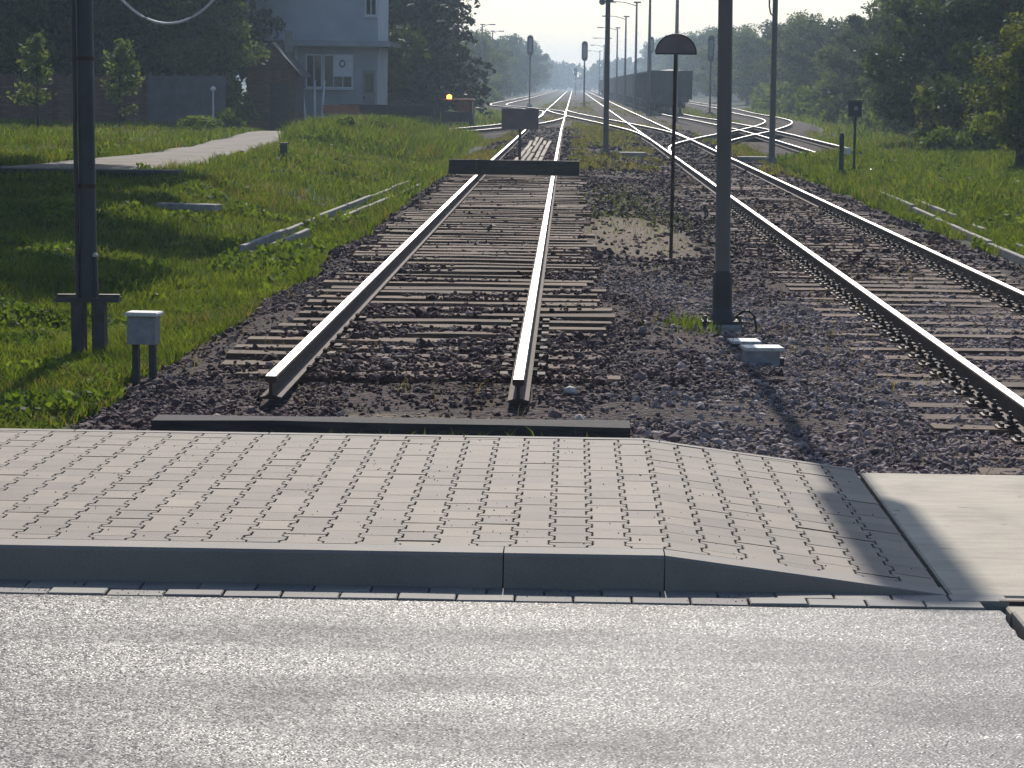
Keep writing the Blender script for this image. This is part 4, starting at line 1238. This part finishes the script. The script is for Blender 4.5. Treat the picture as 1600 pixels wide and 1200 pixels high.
root = empty("outbuilding", (-12.55, 106.6, -0.1)); tag(root, "brown board outbuilding with a gabled roof left of the signal house", "shed")
g = MB(); g.add([(-1.0, 0, 0), (1.0, 0, 0), (1.0, 0, 2.5), (0, 0, 3.6), (-1.0, 0, 2.5), (-1.0, 3.4, 0), (1.0, 3.4, 0), (1.0, 3.4, 2.5), (0, 3.4, 3.6), (-1.0, 3.4, 2.5)],
               [(0, 1, 2, 3, 4), (9, 8, 7, 6, 5), (1, 6, 7, 2), (5, 0, 4, 9), (4, 3, 8, 9), (3, 2, 7, 8)])
g.build("wall", M['shed_wood'], root)
for k in range(10):
    MB().box((-0.9 + k * 0.2, -0.02, 1.25), (0.185, 0.03, 2.45)).build("board", M['shed_wood'], root)
for s in (-1, 1):
    r_ = MB(); r_.add([(0, -0.25, 3.66), (s * 1.3, -0.25, 2.28), (s * 1.3, 3.6, 2.28), (0, 3.6, 3.66), (0, -0.25, 3.58), (s * 1.3, -0.25, 2.2), (s * 1.3, 3.6, 2.2), (0, 3.6, 3.58)],
                      [(0, 1, 2, 3), (7, 6, 5, 4), (0, 4, 5, 1), (1, 5, 6, 2), (2, 6, 7, 3)])
    r_.build("roof_slope", M['roof_dark'], root)
MB().box((0.5, 2.0, 3.7), (0.35, 0.35, 0.9)).build("chimney", M['old_concrete'], root)
MB().box((0.35, -0.05, 1.0), (0.8, 0.03, 1.95)).build("door", M['dark_wood'], root)

def fence(x0, x1, y, h, n, mat, label, name, step_h=0.0):
    root = empty(name, (x0, y, float(ground_z((x0 + x1) / 2, y)))); tag(root, label, "fence")
    w = (x1 - x0) / n
    for k in range(n):
        MB().box((w * (k + 0.5), 0, h / 2 + random.uniform(-.02, .02)), (w * 0.94, 0.05, h), ch=0.01).build("panel", mat, root)
        MB().box((w * k, 0.05, h / 2 + 0.05), (0.12, 0.12, h + 0.1)).build("post", mat, root)
    return root
fence(-16.6, -13.6, 100.5, 1.95, 6, M['fence_grey'], "dark grey panel fence beside the outbuilding", "panel_fence")
fence(-27, -16.6, 101, 1.9, 42, M['shed_wood'], "long reddish brown board fence behind the young trees", "board_fence")

root = empty("garden_lamp", (-13.9, 99.0, float(ground_z(-13.9, 99)))); tag(root, "small white topped post lamp before the grey fence", "lamp")
MB().tube([(0, 0, 0), (0, 0, 1.5)], 0.035, 8).build("post", M['cable_grey'], root)
MB().tube([(0, 0, 1.48), (0, 0, 1.56), (0, 0, 1.66)], [0.06, 0.12, 0.04], 10).build("lamp_head", M['white_paint'], root)

# ------------------------------------------------------------------ trees and bushes
def leaf_quads(P, size, flat=0.0):
    """diamond leaves at points P, random orientation"""
    n = len(P)
    a = rng.normal(size=(n, 3)); a[:, 2] *= (1 - flat); a /= np.linalg.norm(a, axis=1)[:, None]
    b = rng.normal(size=(n, 3)); b -= (b * a).sum(1)[:, None] * a; b /= np.linalg.norm(b, axis=1)[:, None]
    s = size * rng.uniform(0.6, 1.35, n)[:, None]
    V = np.stack([P - a * s * 0.62, P + b * s * 0.36 - a * s * 0.05, P + a * s * 0.62, P - b * s * 0.36 - a * s * 0.05], 1)
    return V.reshape(-1, 3)
def leaves_mesh(name, P, size, mat, flat=0.0):
    V = leaf_quads(P, size, flat); n = len(P)
    return np_mesh(name, V, np.arange(4 * n), np.full(n, 4), [mat])

def deciduous(seed, h=10.0, spread=3.2, base=0.12, n_leaf=11000, leaf=0.24, mat='leaf_a', n_limb=16):
    r_ = random.Random(seed)
    g = np.random.default_rng(seed)
    trunk = MB(); top = h * 0.8
    bend = [r_.uniform(-.25, .25) for _ in range(4)]
    axis = [(bend[0] * t * 1.2, bend[1] * t * 1.2 + 0.2 * math.sin(4 * t), top * t) for t in np.linspace(0, 1, 6)]
    trunk.tube(axis, [h * 0.028 * (1 - 0.8 * t) + 0.02 for t in np.linspace(0, 1, 6)], 8)
    C = []
    for k in range(n_limb):
        t = base + (0.98 - base) * ((k + r_.random() * 0.8) / n_limb)
        a = k * 2.4 + r_.uniform(-.5, .5)
        z0 = top * min(t, 0.97)
        env = spread * (math.sin(math.pi * min(0.12 + 0.85 * t, 1)) ** 0.6) * r_.uniform(0.65, 1.12)
        p0 = np.array([axis[0][0], axis[0][1], z0 * 0.85])
        p2 = np.array([math.cos(a) * env, math.sin(a) * env, z0 + h * r_.uniform(0.03, 0.16)])
        p1 = (p0 + p2) / 2 + np.array([0, 0, h * 0.015])
        trunk.tube([tuple(p0), tuple(p1), tuple(p2)], [h * 0.009, h * 0.006, h * 0.002], 5)
        for q in np.linspace(0.35, 1.05, 4):
            c = p0 * (1 - q) + p2 * q + np.array([0, 0, 0.25 * math.sin(q * 3)])
            C.append((c, h * 0.075 * r_.uniform(0.7, 1.35)))
    C.append((np.array([axis[-1][0], axis[-1][1], h * 0.9]), h * 0.1))
    per = n_leaf // len(C); P = []
    for c, rad in C:
        d = g.normal(size=(per, 3)); d /= np.linalg.norm(d, axis=1)[:, None]
        P.append(c + d * (rad * g.uniform(0.25, 1.0, per) ** 0.6)[:, None] * np.array([1.15, 1.15, 0.8]) + np.array([0, 0, -0.15]))
    P = np.concatenate(P); P = P[P[:, 2] > 0.15]
    return trunk.mesh("trunk", M['bark'], True), leaves_mesh("crown", P, leaf, M[mat])

def spruce(seed, h=12.0):
    r_ = random.Random(seed); g = np.random.default_rng(seed)
    trunk = MB().tube([(0, 0, 0), (0, 0, h * 0.5), (0, 0, h * 0.98)], [h * 0.018, h * 0.011, 0.02], 8)
    P = []
    z = h * 0.08
    while z < h * 0.97:
        f = 1 - z / h
        n = 7
        for k in range(n):
            a = r_.uniform(0, 6.28)
            L = h * 0.26 * (f ** 0.75) * r_.uniform(0.7, 1.15) + 0.15
            droop = -0.28 * L * r_.uniform(0.6, 1.3)
            tip = np.array([math.cos(a) * L, math.sin(a) * L, z + droop + 0.22 * L])
            m = int(60 * (0.3 + f))
            t = g.uniform(0.1, 1, m) ** 0.7
            c = np.array([0, 0, z])[None] * (1 - t[:, None]) + tip[None] * t[:, None]
            c[:, 2] += 0.25 * L * np.sin(t * 3.1) * 0.6
            c += g.normal(size=(m, 3)) * np.array([0.13, 0.13, 0.07]) * (1.2 - 0.5 * t[:, None]) * (h / 12)
            c[:, 2] -= np.abs(g.normal(size=m)) * 0.12
            P.append(c)
            if k % 2 == 0: trunk.tube([(0, 0, z), tuple(tip)], [0.03, 0.008], 4)
        z += h * 0.03 * (0.6 + f)
    return trunk.mesh("trunk", M['bark'], True), leaves_mesh("crown", np.concatenate(P), 0.26, M['needle'], 0.3)

def sapling(seed, h=2.8):
    r_ = random.Random(seed); g = np.random.default_rng(seed)
    trunk = MB().tube([(0, 0, 0), (0.03, 0.02, h * 0.5), (0.0, 0.05, h * 0.97)], [0.045, 0.03, 0.008], 6)
    P = []
    for k in range(26):
        t = r_.uniform(0.22, 0.98); a = r_.uniform(0, 6.28)
        L = (0.9 * (1 - t) + 0.28) * r_.uniform(0.6, 1.15)
        p0 = np.array([0, 0, h * t]); p1 = p0 + np.array([math.cos(a) * L, math.sin(a) * L, 0.32 * L])
        trunk.tube([tuple(p0), tuple(p1)], [0.014, 0.004], 4)
        q = g.uniform(0.2, 1.05, 46)[:, None]
        P.append(p0 * (1 - q) + p1 * q + g.normal(size=(46, 3)) * 0.085)
    return trunk.mesh("trunk", M['bark']), leaves_mesh("crown", np.concatenate(P), 0.13, M['leaf_young'])

def bush(seed, rad=1.0, h=1.1, n=1600, leaf=0.13, mat='weed'):
    g = np.random.default_rng(seed); P = []; st = MB()
    for k in range(14):
        a = g.uniform(0, 6.28); d = rad * g.uniform(0.1, 0.75)
        c = np.array([math.cos(a) * d, math.sin(a) * d, h * g.uniform(0.25, 0.85)])
        st.tube([(c[0] * 0.2, c[1] * 0.2, 0), tuple(c)], [0.02, 0.006], 4)
        m = n // 14
        u = g.normal(size=(m, 3)); u /= np.linalg.norm(u, axis=1)[:, None]
        P.append(c + u * (g.uniform(0.1, 1, m) ** 0.5)[:, None] * np.array([rad * 0.35, rad * 0.35, h * 0.25]))
    P = np.concatenate(P); P[:, 2] = np.maximum(P[:, 2], 0.03)
    return st.mesh("stem", M['bark']), leaves_mesh("foliage", P, leaf, M[mat])

KIND = {
    'oak': deciduous(1, 10, 3.4, 0.1, 12000, 0.25, 'leaf_a'),
    'ash': deciduous(2, 10, 3.0, 0.08, 12000, 0.23, 'leaf_b'),
    'birch': deciduous(3, 10, 2.5, 0.12, 10000, 0.2, 'leaf_c', 20),
    'lime': deciduous(4, 10, 3.8, 0.06, 13000, 0.25, 'leaf_a', 20),
    'alder': deciduous(5, 10, 3.0, 0.05, 12000, 0.22, 'leaf_b', 22),
    'tall_lime': deciduous(14, 16, 6.6, 0.46, 30000, 0.42, 'leaf_a', 24),
    'spruce': spruce(6), 'spruce_b': spruce(7),
    'sapling': sapling(8), 'sapling_b': sapling(9), 'sapling_c': sapling(10),
}
BUSH = [bush(21), bush(22, 1.3, 0.9), bush(23, 0.9, 1.4, mat='leaf_c')]
NAME = {'oak': 'oak_tree', 'ash': 'ash_tree', 'birch': 'birch_tree', 'lime': 'lime_tree', 'tall_lime': 'lime_tree', 'alder': 'alder_tree', 'spruce': 'spruce_tree', 'spruce_b': 'spruce_tree',
        'sapling': 'young_tree', 'sapling_b': 'young_tree', 'sapling_c': 'young_tree'}
LOOK = {'oak': 'dark round-crowned', 'ash': 'paler loose-leaved', 'birch': 'slim light green', 'lime': 'broad dense', 'alder': 'bushy low-branched'}
def tree(kind, x, y, s, label, group=None, sz=None):
    label = label.replace("LOOK", LOOK.get(kind, "leafy"))
    root = empty(NAME[kind], (x, y, float(ground_z(x, y)) - 0.05), random.uniform(0, 6.28))
    root.scale = (s, s, sz or s)
    tag(root, label, "tree", group)
    t, c = KIND[kind]
    link("trunk", t, root); link("crown", c, root)
    return root
def shrub(i, x, y, s, label, group=None, sz=None):
    root = empty("shrub", (x, y, float(ground_z(x, y)) - 0.03), random.uniform(0, 6.28)); root.scale = (s, s, sz or s)
    tag(root, label, "shrub", group)
    a, b = BUSH[i]; link("stem", a, root); link("foliage", b, root)
    return root

# left: tall dark trees behind the fences and the house
for kind, x, y, s, lab in (('lime', -25.5, 112, 1.5, 0), ('oak', -21.5, 108, 1.4, 0), ('ash', -18.2, 113, 1.5, 0), ('lime', -16.9, 107.5, 1.2, 1), ('oak', -28.5, 106, 1.4, 0), ('alder', -23.4, 105.5, 1.2, 0),
                      ('oak', -19.5, 105, 1.1, 0), ('lime', -17.0, 119, 1.6, 2), ('oak', -22.5, 122, 1.7, 0), ('ash', -27, 121, 1.7, 0), ('lime', -13.2, 124, 1.5, 3)):
    tree(kind, x, y, s, ("tall LOOK tree rising behind the brown board fence", "dense dark tree right behind the grey panel fence", "tall dark tree standing well behind the grey panel fence",
                         "dark tree crown showing between the outbuilding roof and the pale blue wall")[lab], "dark trees round the signal house")
tree('ash', -15.1, 103.5, 0.7, "leafy tree drooping over the outbuilding roof", None)
# off-frame lime on the bank whose shade falls on the grass slope
tree('tall_lime', -14.6, 57, 1.0, "tall broad lime tree on the bank behind the ramp slab")
tree('tall_lime', -12.6, 48, 1.0, "tall broad lime tree on the bank at the end of the ramp slab")
tree('tall_lime', -11.2, 40, 0.95, "tall broad lime tree on the bank in front of the ramp slab")
tree('sapling', -21.6, 92, 0.95, "young tree at the outer end of the lawn before the brown fence")
tree('sapling_b', -18.4, 88, 1.15, "slender pointed young tree on the lawn before the brown fence")
tree('sapling_c', -15.6, 88, 1.12, "bushy young tree on the lawn before the grey fence")
shrub(1, -13.0, 90, 0.75, "bright green low shrub where the lawn meets the service road")
shrub(0, -12.9, 95.5, 0.8, "darker low shrub between the service road and the garden lamp")

shrub(2, -13.75, 102.6, 1.5, "tall shrub in the gap between the grey fence and the outbuilding")
# spruces right of the house
for kind, x, y, s, lab in (('spruce', -9.3, 136, 1.35, "tallest dark spruce with drooping boughs right behind the signal house"), ('spruce_b', -7.9, 148, 1.15, "dark spruce whose bough tips stand out against the sky"),
                           ('spruce', -10.9, 150, 1.3, "dark spruce half hidden behind the signal house wall"), ('spruce_b', -8.9, 162, 0.9, "smaller spruce where the spruces give way to leafy trees")):
    tree(kind, x, y, s, lab, "spruces behind the signal house")
# left tree line along the loop track
kinds = ['oak', 'ash', 'alder', 'lime', 'birch']
def hline(y):
    return 0.62 + 0.85 * min(max((y - 160) / 700, 0), 1)
y = 158.0; i = 0
while y < 900:
    for dx in (0, 5.5):
        tree(kinds[(i * 3 + int(dx)) % 5], -12.6 - dx + random.uniform(-1.2, 1.2) - (3 if y < 200 else 0) * 0, y + random.uniform(-4, 4) + dx, hline(y) * random.uniform(0.85, 1.2),
             "LOOK tree in the " + ("front" if dx == 0 else "back") + " row along the loop track", "tree line along the loop track")
    y += 11 + (y - 150) * 0.03; i += 1
for y in np.arange(150, 330, 9):
    shrub(int(y) % 3, -10.2 + random.uniform(-.8, .8), float(y), random.uniform(1.2, 2.0), "low rounded shrub at the foot of the left tree line", "shrubs below the left tree line")
# right: row of trees along the yard, nearest first
for kind, x, y, s, lab in (('lime', 14.0, 78, 0.8, None), ('alder', 17.4, 82, 0.95, None), ('oak', 12.6, 90, 0.66, None), ('lime', 20.5, 88, 1.1, None), ('oak', 16.2, 98, 0.9, None),
                           ('ash', 18.5, 112, 0.95, None), ('alder', 15.6, 122, 0.75, None), ('lime', 21.5, 106, 1.1, None), ('oak', 17.8, 138, 0.85, None), ('ash', 21.5, 132, 1.05, None),
                           ('alder', 24.0, 96, 1.2, None), ('birch', 15.0, 108, 0.7, None)):
    tree(kind, x, y, s, ("LOOK tree at the front edge of the right-hand wood" if x < 17 else "LOOK tree standing deeper in the right-hand wood"), "near trees of the right-hand wood")
tree('birch', 10.55, 61.0, 0.4, "small sunlit tree at the edge of the grass before the wood")
y = 150.0; i = 0
while y < 900:
    off = 4.0 + 0.012 * (y - 150)
    for dx in (0, 6):
        tree(kinds[(i * 2 + int(dx)) % 5], 14.5 + off + dx + random.uniform(-1.2, 1.2), y + random.uniform(-4, 4) + dx, hline(y) * 1.08 * random.uniform(0.85, 1.2),
             "LOOK tree in the " + ("front" if dx == 0 else "back") + " row beyond the wagons", "tree line beyond the wagons")
    y += 11 + (y - 150) * 0.03; i += 1
for x, y, s in ((10.6, 73.5, 0.9), (12.4, 75, 1.3), (11.5, 79, 1.5)):
    shrub(int(x * 2) % 3, x, y, s, "rough shrub between the grassed siding and the wood", "shrubs before the right-hand wood")
for y in np.arange(96, 250, 9):
    shrub(int(y) % 3, 15.6 + 0.02 * (y - 96) + random.uniform(-.9, .9), float(y), random.uniform(1.3, 2.3), "scrubby bush along the grass strip under the right-hand trees", "bushes under the right-hand trees")
# weeds on the mound and along the siding
for k in range(16):
    x, y = -6.2 + random.gauss(0, 1.2), 83 + random.gauss(0, 7)
    if x > -3.6: continue
    shrub(k % 2, x, y, random.uniform(0.35, 0.7), "leafy weed clump on the mound beside the siding", "weed clumps on the mound", sz=random.uniform(0.3, 0.55))

# distant wood closing the view
P = []
g = np.random.default_rng(77)
for k in range(130):
    x = g.uniform(-190, 190); y = 1030 + g.uniform(0, 120)
    h = (9 + 9 * min(abs(x - 4) / 55, 1)) * g.uniform(0.8, 1.2)
    m = 260; u = g.normal(size=(m, 3)); u /= np.linalg.norm(u, axis=1)[:, None]
    P.append(np.array([x, y, h * 0.5]) + u * np.array([h * 0.5, h * 0.5, h * 0.5]) * g.uniform(0.4, 1, m)[:, None] ** 0.5)
tag(link("distant_wood", leaves_mesh("distant_wood", np.concatenate(P), 2.2, M['leaf_a'])), kind="stuff")

# ------------------------------------------------------------------ grass
def top_z(x, y):
    g_ = ground_z(x, y); b_ = bed_z(x, y)
    return np.where((x > -3.35) & (x < 5.9) & (y > 12.8), np.maximum(g_, b_), g_)
def grass(name, X, Y, Hh, Wd, mat, lean=0.6, zf=None):
    n = len(X)
    Z = (zf or top_z)(X, Y) - 0.02
    a = rng.uniform(0, 2 * np.pi, n)
    dx, dy = np.cos(a) * Wd / 2, np.sin(a) * Wd / 2
    la = rng.uniform(0, 2 * np.pi, n); ll = Hh * lean * rng.uniform(0.2, 1.3, n)
    tx, ty = np.cos(la) * ll, np.sin(la) * ll
    V = np.empty((n, 5, 3))
    V[:, 0] = np.stack([X - dx, Y - dy, Z], 1)
    V[:, 1] = np.stack([X + dx, Y + dy, Z], 1)
    V[:, 2] = np.stack([X + dx * 0.7 + tx * 0.35, Y + dy * 0.7 + ty * 0.35, Z + Hh * 0.6], 1)
    V[:, 3] = np.stack([X - dx * 0.7 + tx * 0.35, Y - dy * 0.7 + ty * 0.35, Z + Hh * 0.6], 1)
    V[:, 4] = np.stack([X + tx, Y + ty, Z + Hh * 0.95], 1)
    base = np.arange(n)[:, None] * 5
    F = np.concatenate([base + np.array([0, 1, 2, 3]), base + np.array([3, 2, 4])], 1).reshape(-1)
    me = np_mesh(name, V.reshape(-1, 3), F, np.tile([4, 3], n), [mat])
    return tag(link(name, me), kind="stuff")
def is_path(X, Y):
    c = np.interp(Y, [46, 52, 60, 70, 84, 100, 112], [-10.3, -9.6, -9.05, -9.2, -9.9, -10.6, -10.8])
    w = np.interp(Y, [46, 52, 62, 80, 112], [4.6, 3.9, 2.7, 2.5, 2.6])
    return (np.abs(X - c) < w / 2 - 0.15) & (Y > 46)
def grass_field(n, x0, x1, y0, y1, h, w, pw=1.0, edge=None, lumpy=0.8, dry=0.07):
    X = rng.uniform(x0, x1, n); Y = y0 + (y1 - y0) * rng.uniform(0, 1, n) ** pw
    k = vnoise(X * 0.9, Y * 0.9, 41) * 0.6 + vnoise(X * 2.6, Y * 2.6, 42) * 0.4
    ok = (rng.uniform(0, 1, n) < 0.35 + k) & ~is_path(X, Y)
    if edge is not None: ok &= edge(X, Y)
    X, Y, k = X[ok], Y[ok], k[ok]
    Hh = h * (1 - lumpy * 0.6 + lumpy * 1.3 * k) * rng.uniform(0.6, 1.3, len(X))
    d = rng.uniform(0, 1, len(X)) < dry + 0.25 * (vnoise(X * 0.35, Y * 0.35, 44) > 0.72)
    return (X[~d], Y[~d], Hh[~d], np.full((~d).sum(), w)), (X[d], Y[d], Hh[d], np.full(d.sum(), w))
left_edge = lambda X, Y: X < -2.72 - 0.45 * vnoise(Y * 0.9, Y * 0, 51) + 0.12 * sstep(18, 24, Y)
right_edge = lambda X, Y: X > 5.25 + 0.5 * vnoise(Y * 0.8, Y * 0, 52)
fields = [
    grass_field(78000, -5.6, -2.5, 13.3, 27, 0.115, 0.013, 1.0, left_edge),
    grass_field(64000, -9.5, -2.6, 25, 46, 0.15, 0.018, 1.0, left_edge),
    grass_field(52000, -17, -2.8, 44, 68, 0.2, 0.026, 1.0, left_edge),
    grass_field(40000, -26, -3.0, 66, 100, 0.22, 0.04, 1.0, lambda X, Y: X < -3.3),
    grass_field(24000, -8.8, -3.5, 70, 98, 0.42, 0.04, 1.0),
    grass_field(16000, -10, -5.5, 13.3, 27, 0.14, 0.03, 1.0), grass_field(14000, 5.5, 10.5, 13.3, 27, 0.14, 0.03, 1.0), grass_field(14000, 9.4, 15, 26, 50, 0.2, 0.035, 1.0), grass_field(10000, -14, -9.4, 26, 45, 0.2, 0.035, 1.0),
    grass_field(46000, 5.0, 9.5, 26, 46, 0.15, 0.02, 1.0, right_edge),
    grass_field(40000, 5.2, 14, 44, 72, 0.24, 0.028, 1.0, right_edge),
    grass_field(26000, 8.9, 20, 70, 110, 0.25, 0.045, 1.0, lambda X, Y: (X > 10) | (Y < 90)),
    grass_field(16000, 12.5, 22, 108, 240, 0.35, 0.09, 1.0, lambda X, Y: X > np.interp(Y, [108, 139, 158, 190, 320], [10.5, 13.5, 14.6, 15, 16.5])),
    grass_field(16000, -0.1, 2.5, 60, 140, 0.13, 0.03, 1.0, lambda X, Y: vnoise(X * 1.2, Y * 0.3, 61) > 0.42, 0.8, 0.55),
    grass_field(9000, -3.3, -2.0, 56, 130, 0.14, 0.03, 1.0, lambda X, Y: vnoise(X * 1.2, Y * 0.3, 62) > 0.4, 0.8, 0.5),
    grass_field(7000, 4.6, 6.6, 60, 100, 0.13, 0.03, 1.0, lambda X, Y: vnoise(X * 1.2, Y * 0.3, 63) > 0.35, 0.8, 0.6),
    grass_field(10000, -3.4, 6.6, 120, 330, 0.16, 0.07, 1.0, lambda X, Y: vnoise(X * 0.8, Y * 0.1, 64) > 0.55, 0.8, 0.6),
    grass_field(7000, 8.9, 12, 118, 330, 0.2, 0.08, 1.0, lambda X, Y: vnoise(X * 0.8, Y * 0.1, 65) > 0.3, 0.8, 0.4),
    grass_field(5000, 5.0, 6.6, 60, 110, 0.15, 0.03, 1.0, None, 0.8, 0.4),
    grass_field(9000, -12, -3.2, 100, 240, 0.3, 0.08, 1.0, lambda X, Y: X < np.interp(Y, [100, 124, 150, 172, 190, 216, 238], [-8, -5.0, -3.4, -3.6, -4.5, -7.2, -9.4])),
]
for suffix, idx, mat in (("grass", 0, 'grass'), ("grass", 1, 'grass_dry')):
    A = [np.concatenate([f[idx][k] for f in fields]) for k in range(4)]
    # blade hidden under the ballast-covered strip is left out
    grass("grass", A[0], A[1], A[2], A[3], M[mat])

# low broad-leaved weeds between the blades
def weeds(n, x0, x1, y0, y1, size, edge, hgt):
    X = rng.uniform(x0, x1, n); Y = rng.uniform(y0, y1, n)
    k = vnoise(X * 1.1, Y * 0.8, 81) * 0.6 + vnoise(X * 3.1, Y * 3.1, 82) * 0.4
    ok = (k > 0.5) & edge(X, Y) & ~is_path(X, Y)
    X, Y, k = X[ok], Y[ok], k[ok]
    P = np.stack([X, Y, ground_z(X, Y) + hgt * (k - 0.42) * 2.4 * rng.uniform(0.3, 1.1, len(X))], 1)
    V = leaf_quads(P, size, -0.4)
    return V
VV = [weeds(60000, -5.6, -2.6, 13.4, 27, 0.05, left_edge, 0.14), weeds(50000, -9.5, -2.6, 25, 48, 0.075, left_edge, 0.2),
      weeds(22000, -12, -3, 46, 72, 0.1, left_edge, 0.22), weeds(26000, 5.2, 10, 26, 50, 0.08, right_edge, 0.18), weeds(22000, 5.4, 14, 48, 74, 0.11, right_edge, 0.25)]
VV = np.concatenate(VV)
tag(link("weeds", np_mesh("weeds", VV, np.arange(len(VV)), np.full(len(VV) // 4, 4), [M['weed']])), kind="stuff")
# dry stalks and seedlings rooted in the ballast
n = 5200
X = rng.uniform(-2.9, 5.3, n); Y = 13.1 + 45 * rng.uniform(0, 1, n) ** 1.2
ok = ~on_metal(X, Y) & (vnoise(X * 0.9, Y * 0.5, 91) > 0.55)
X, Y = X[ok], Y[ok]
grass("dry_stalks", X, Y, rng.uniform(0.03, 0.12, len(X)), np.full(len(X), 0.006), M['grass_dry'], 1.4, lambda a, b: bed_z(a, b) + 0.03)
a = rng.normal(size=(1500, 2)); a[200:600] = 40
X = np.concatenate([1.02 + 0.13 * a[:600, 0], -0.6 + 0.5 * a[600:900, 0], 0.9 + 0.5 * a[900:, 0]]); Y = np.concatenate([21.2 + 0.3 * a[:600, 1], 13.5 + 0.15 * a[600:900, 1], 41 + 5 * a[900:, 1]])
grass("grass_tufts", X, Y, rng.uniform(0.04, 0.12, len(X)), np.full(len(X), 0.01), M['grass'], 0.7, lambda a, b: bed_z(a, b) + 0.03)

# ------------------------------------------------------------------ haze of the sunlit air
hz = MB(); hz.box((0, 1090, 14), (2400, 2300, 32))
hm = bpy.data.materials.new("haze_air"); hm.use_nodes = True
nt = hm.node_tree; nt.nodes.clear()
vol = nt.nodes.new("ShaderNodeVolumePrincipled"); vol.inputs["Density"].default_value = 0.00056
vol.inputs["Color"].default_value = (0.66, 0.83, 1.0, 1); vol.inputs["Anisotropy"].default_value = 0.35
ho = nt.nodes.new("ShaderNodeOutputMaterial"); nt.links.new(vol.outputs[0], ho.inputs["Volume"])
tag(hz.build("haze", hm), kind="stuff")
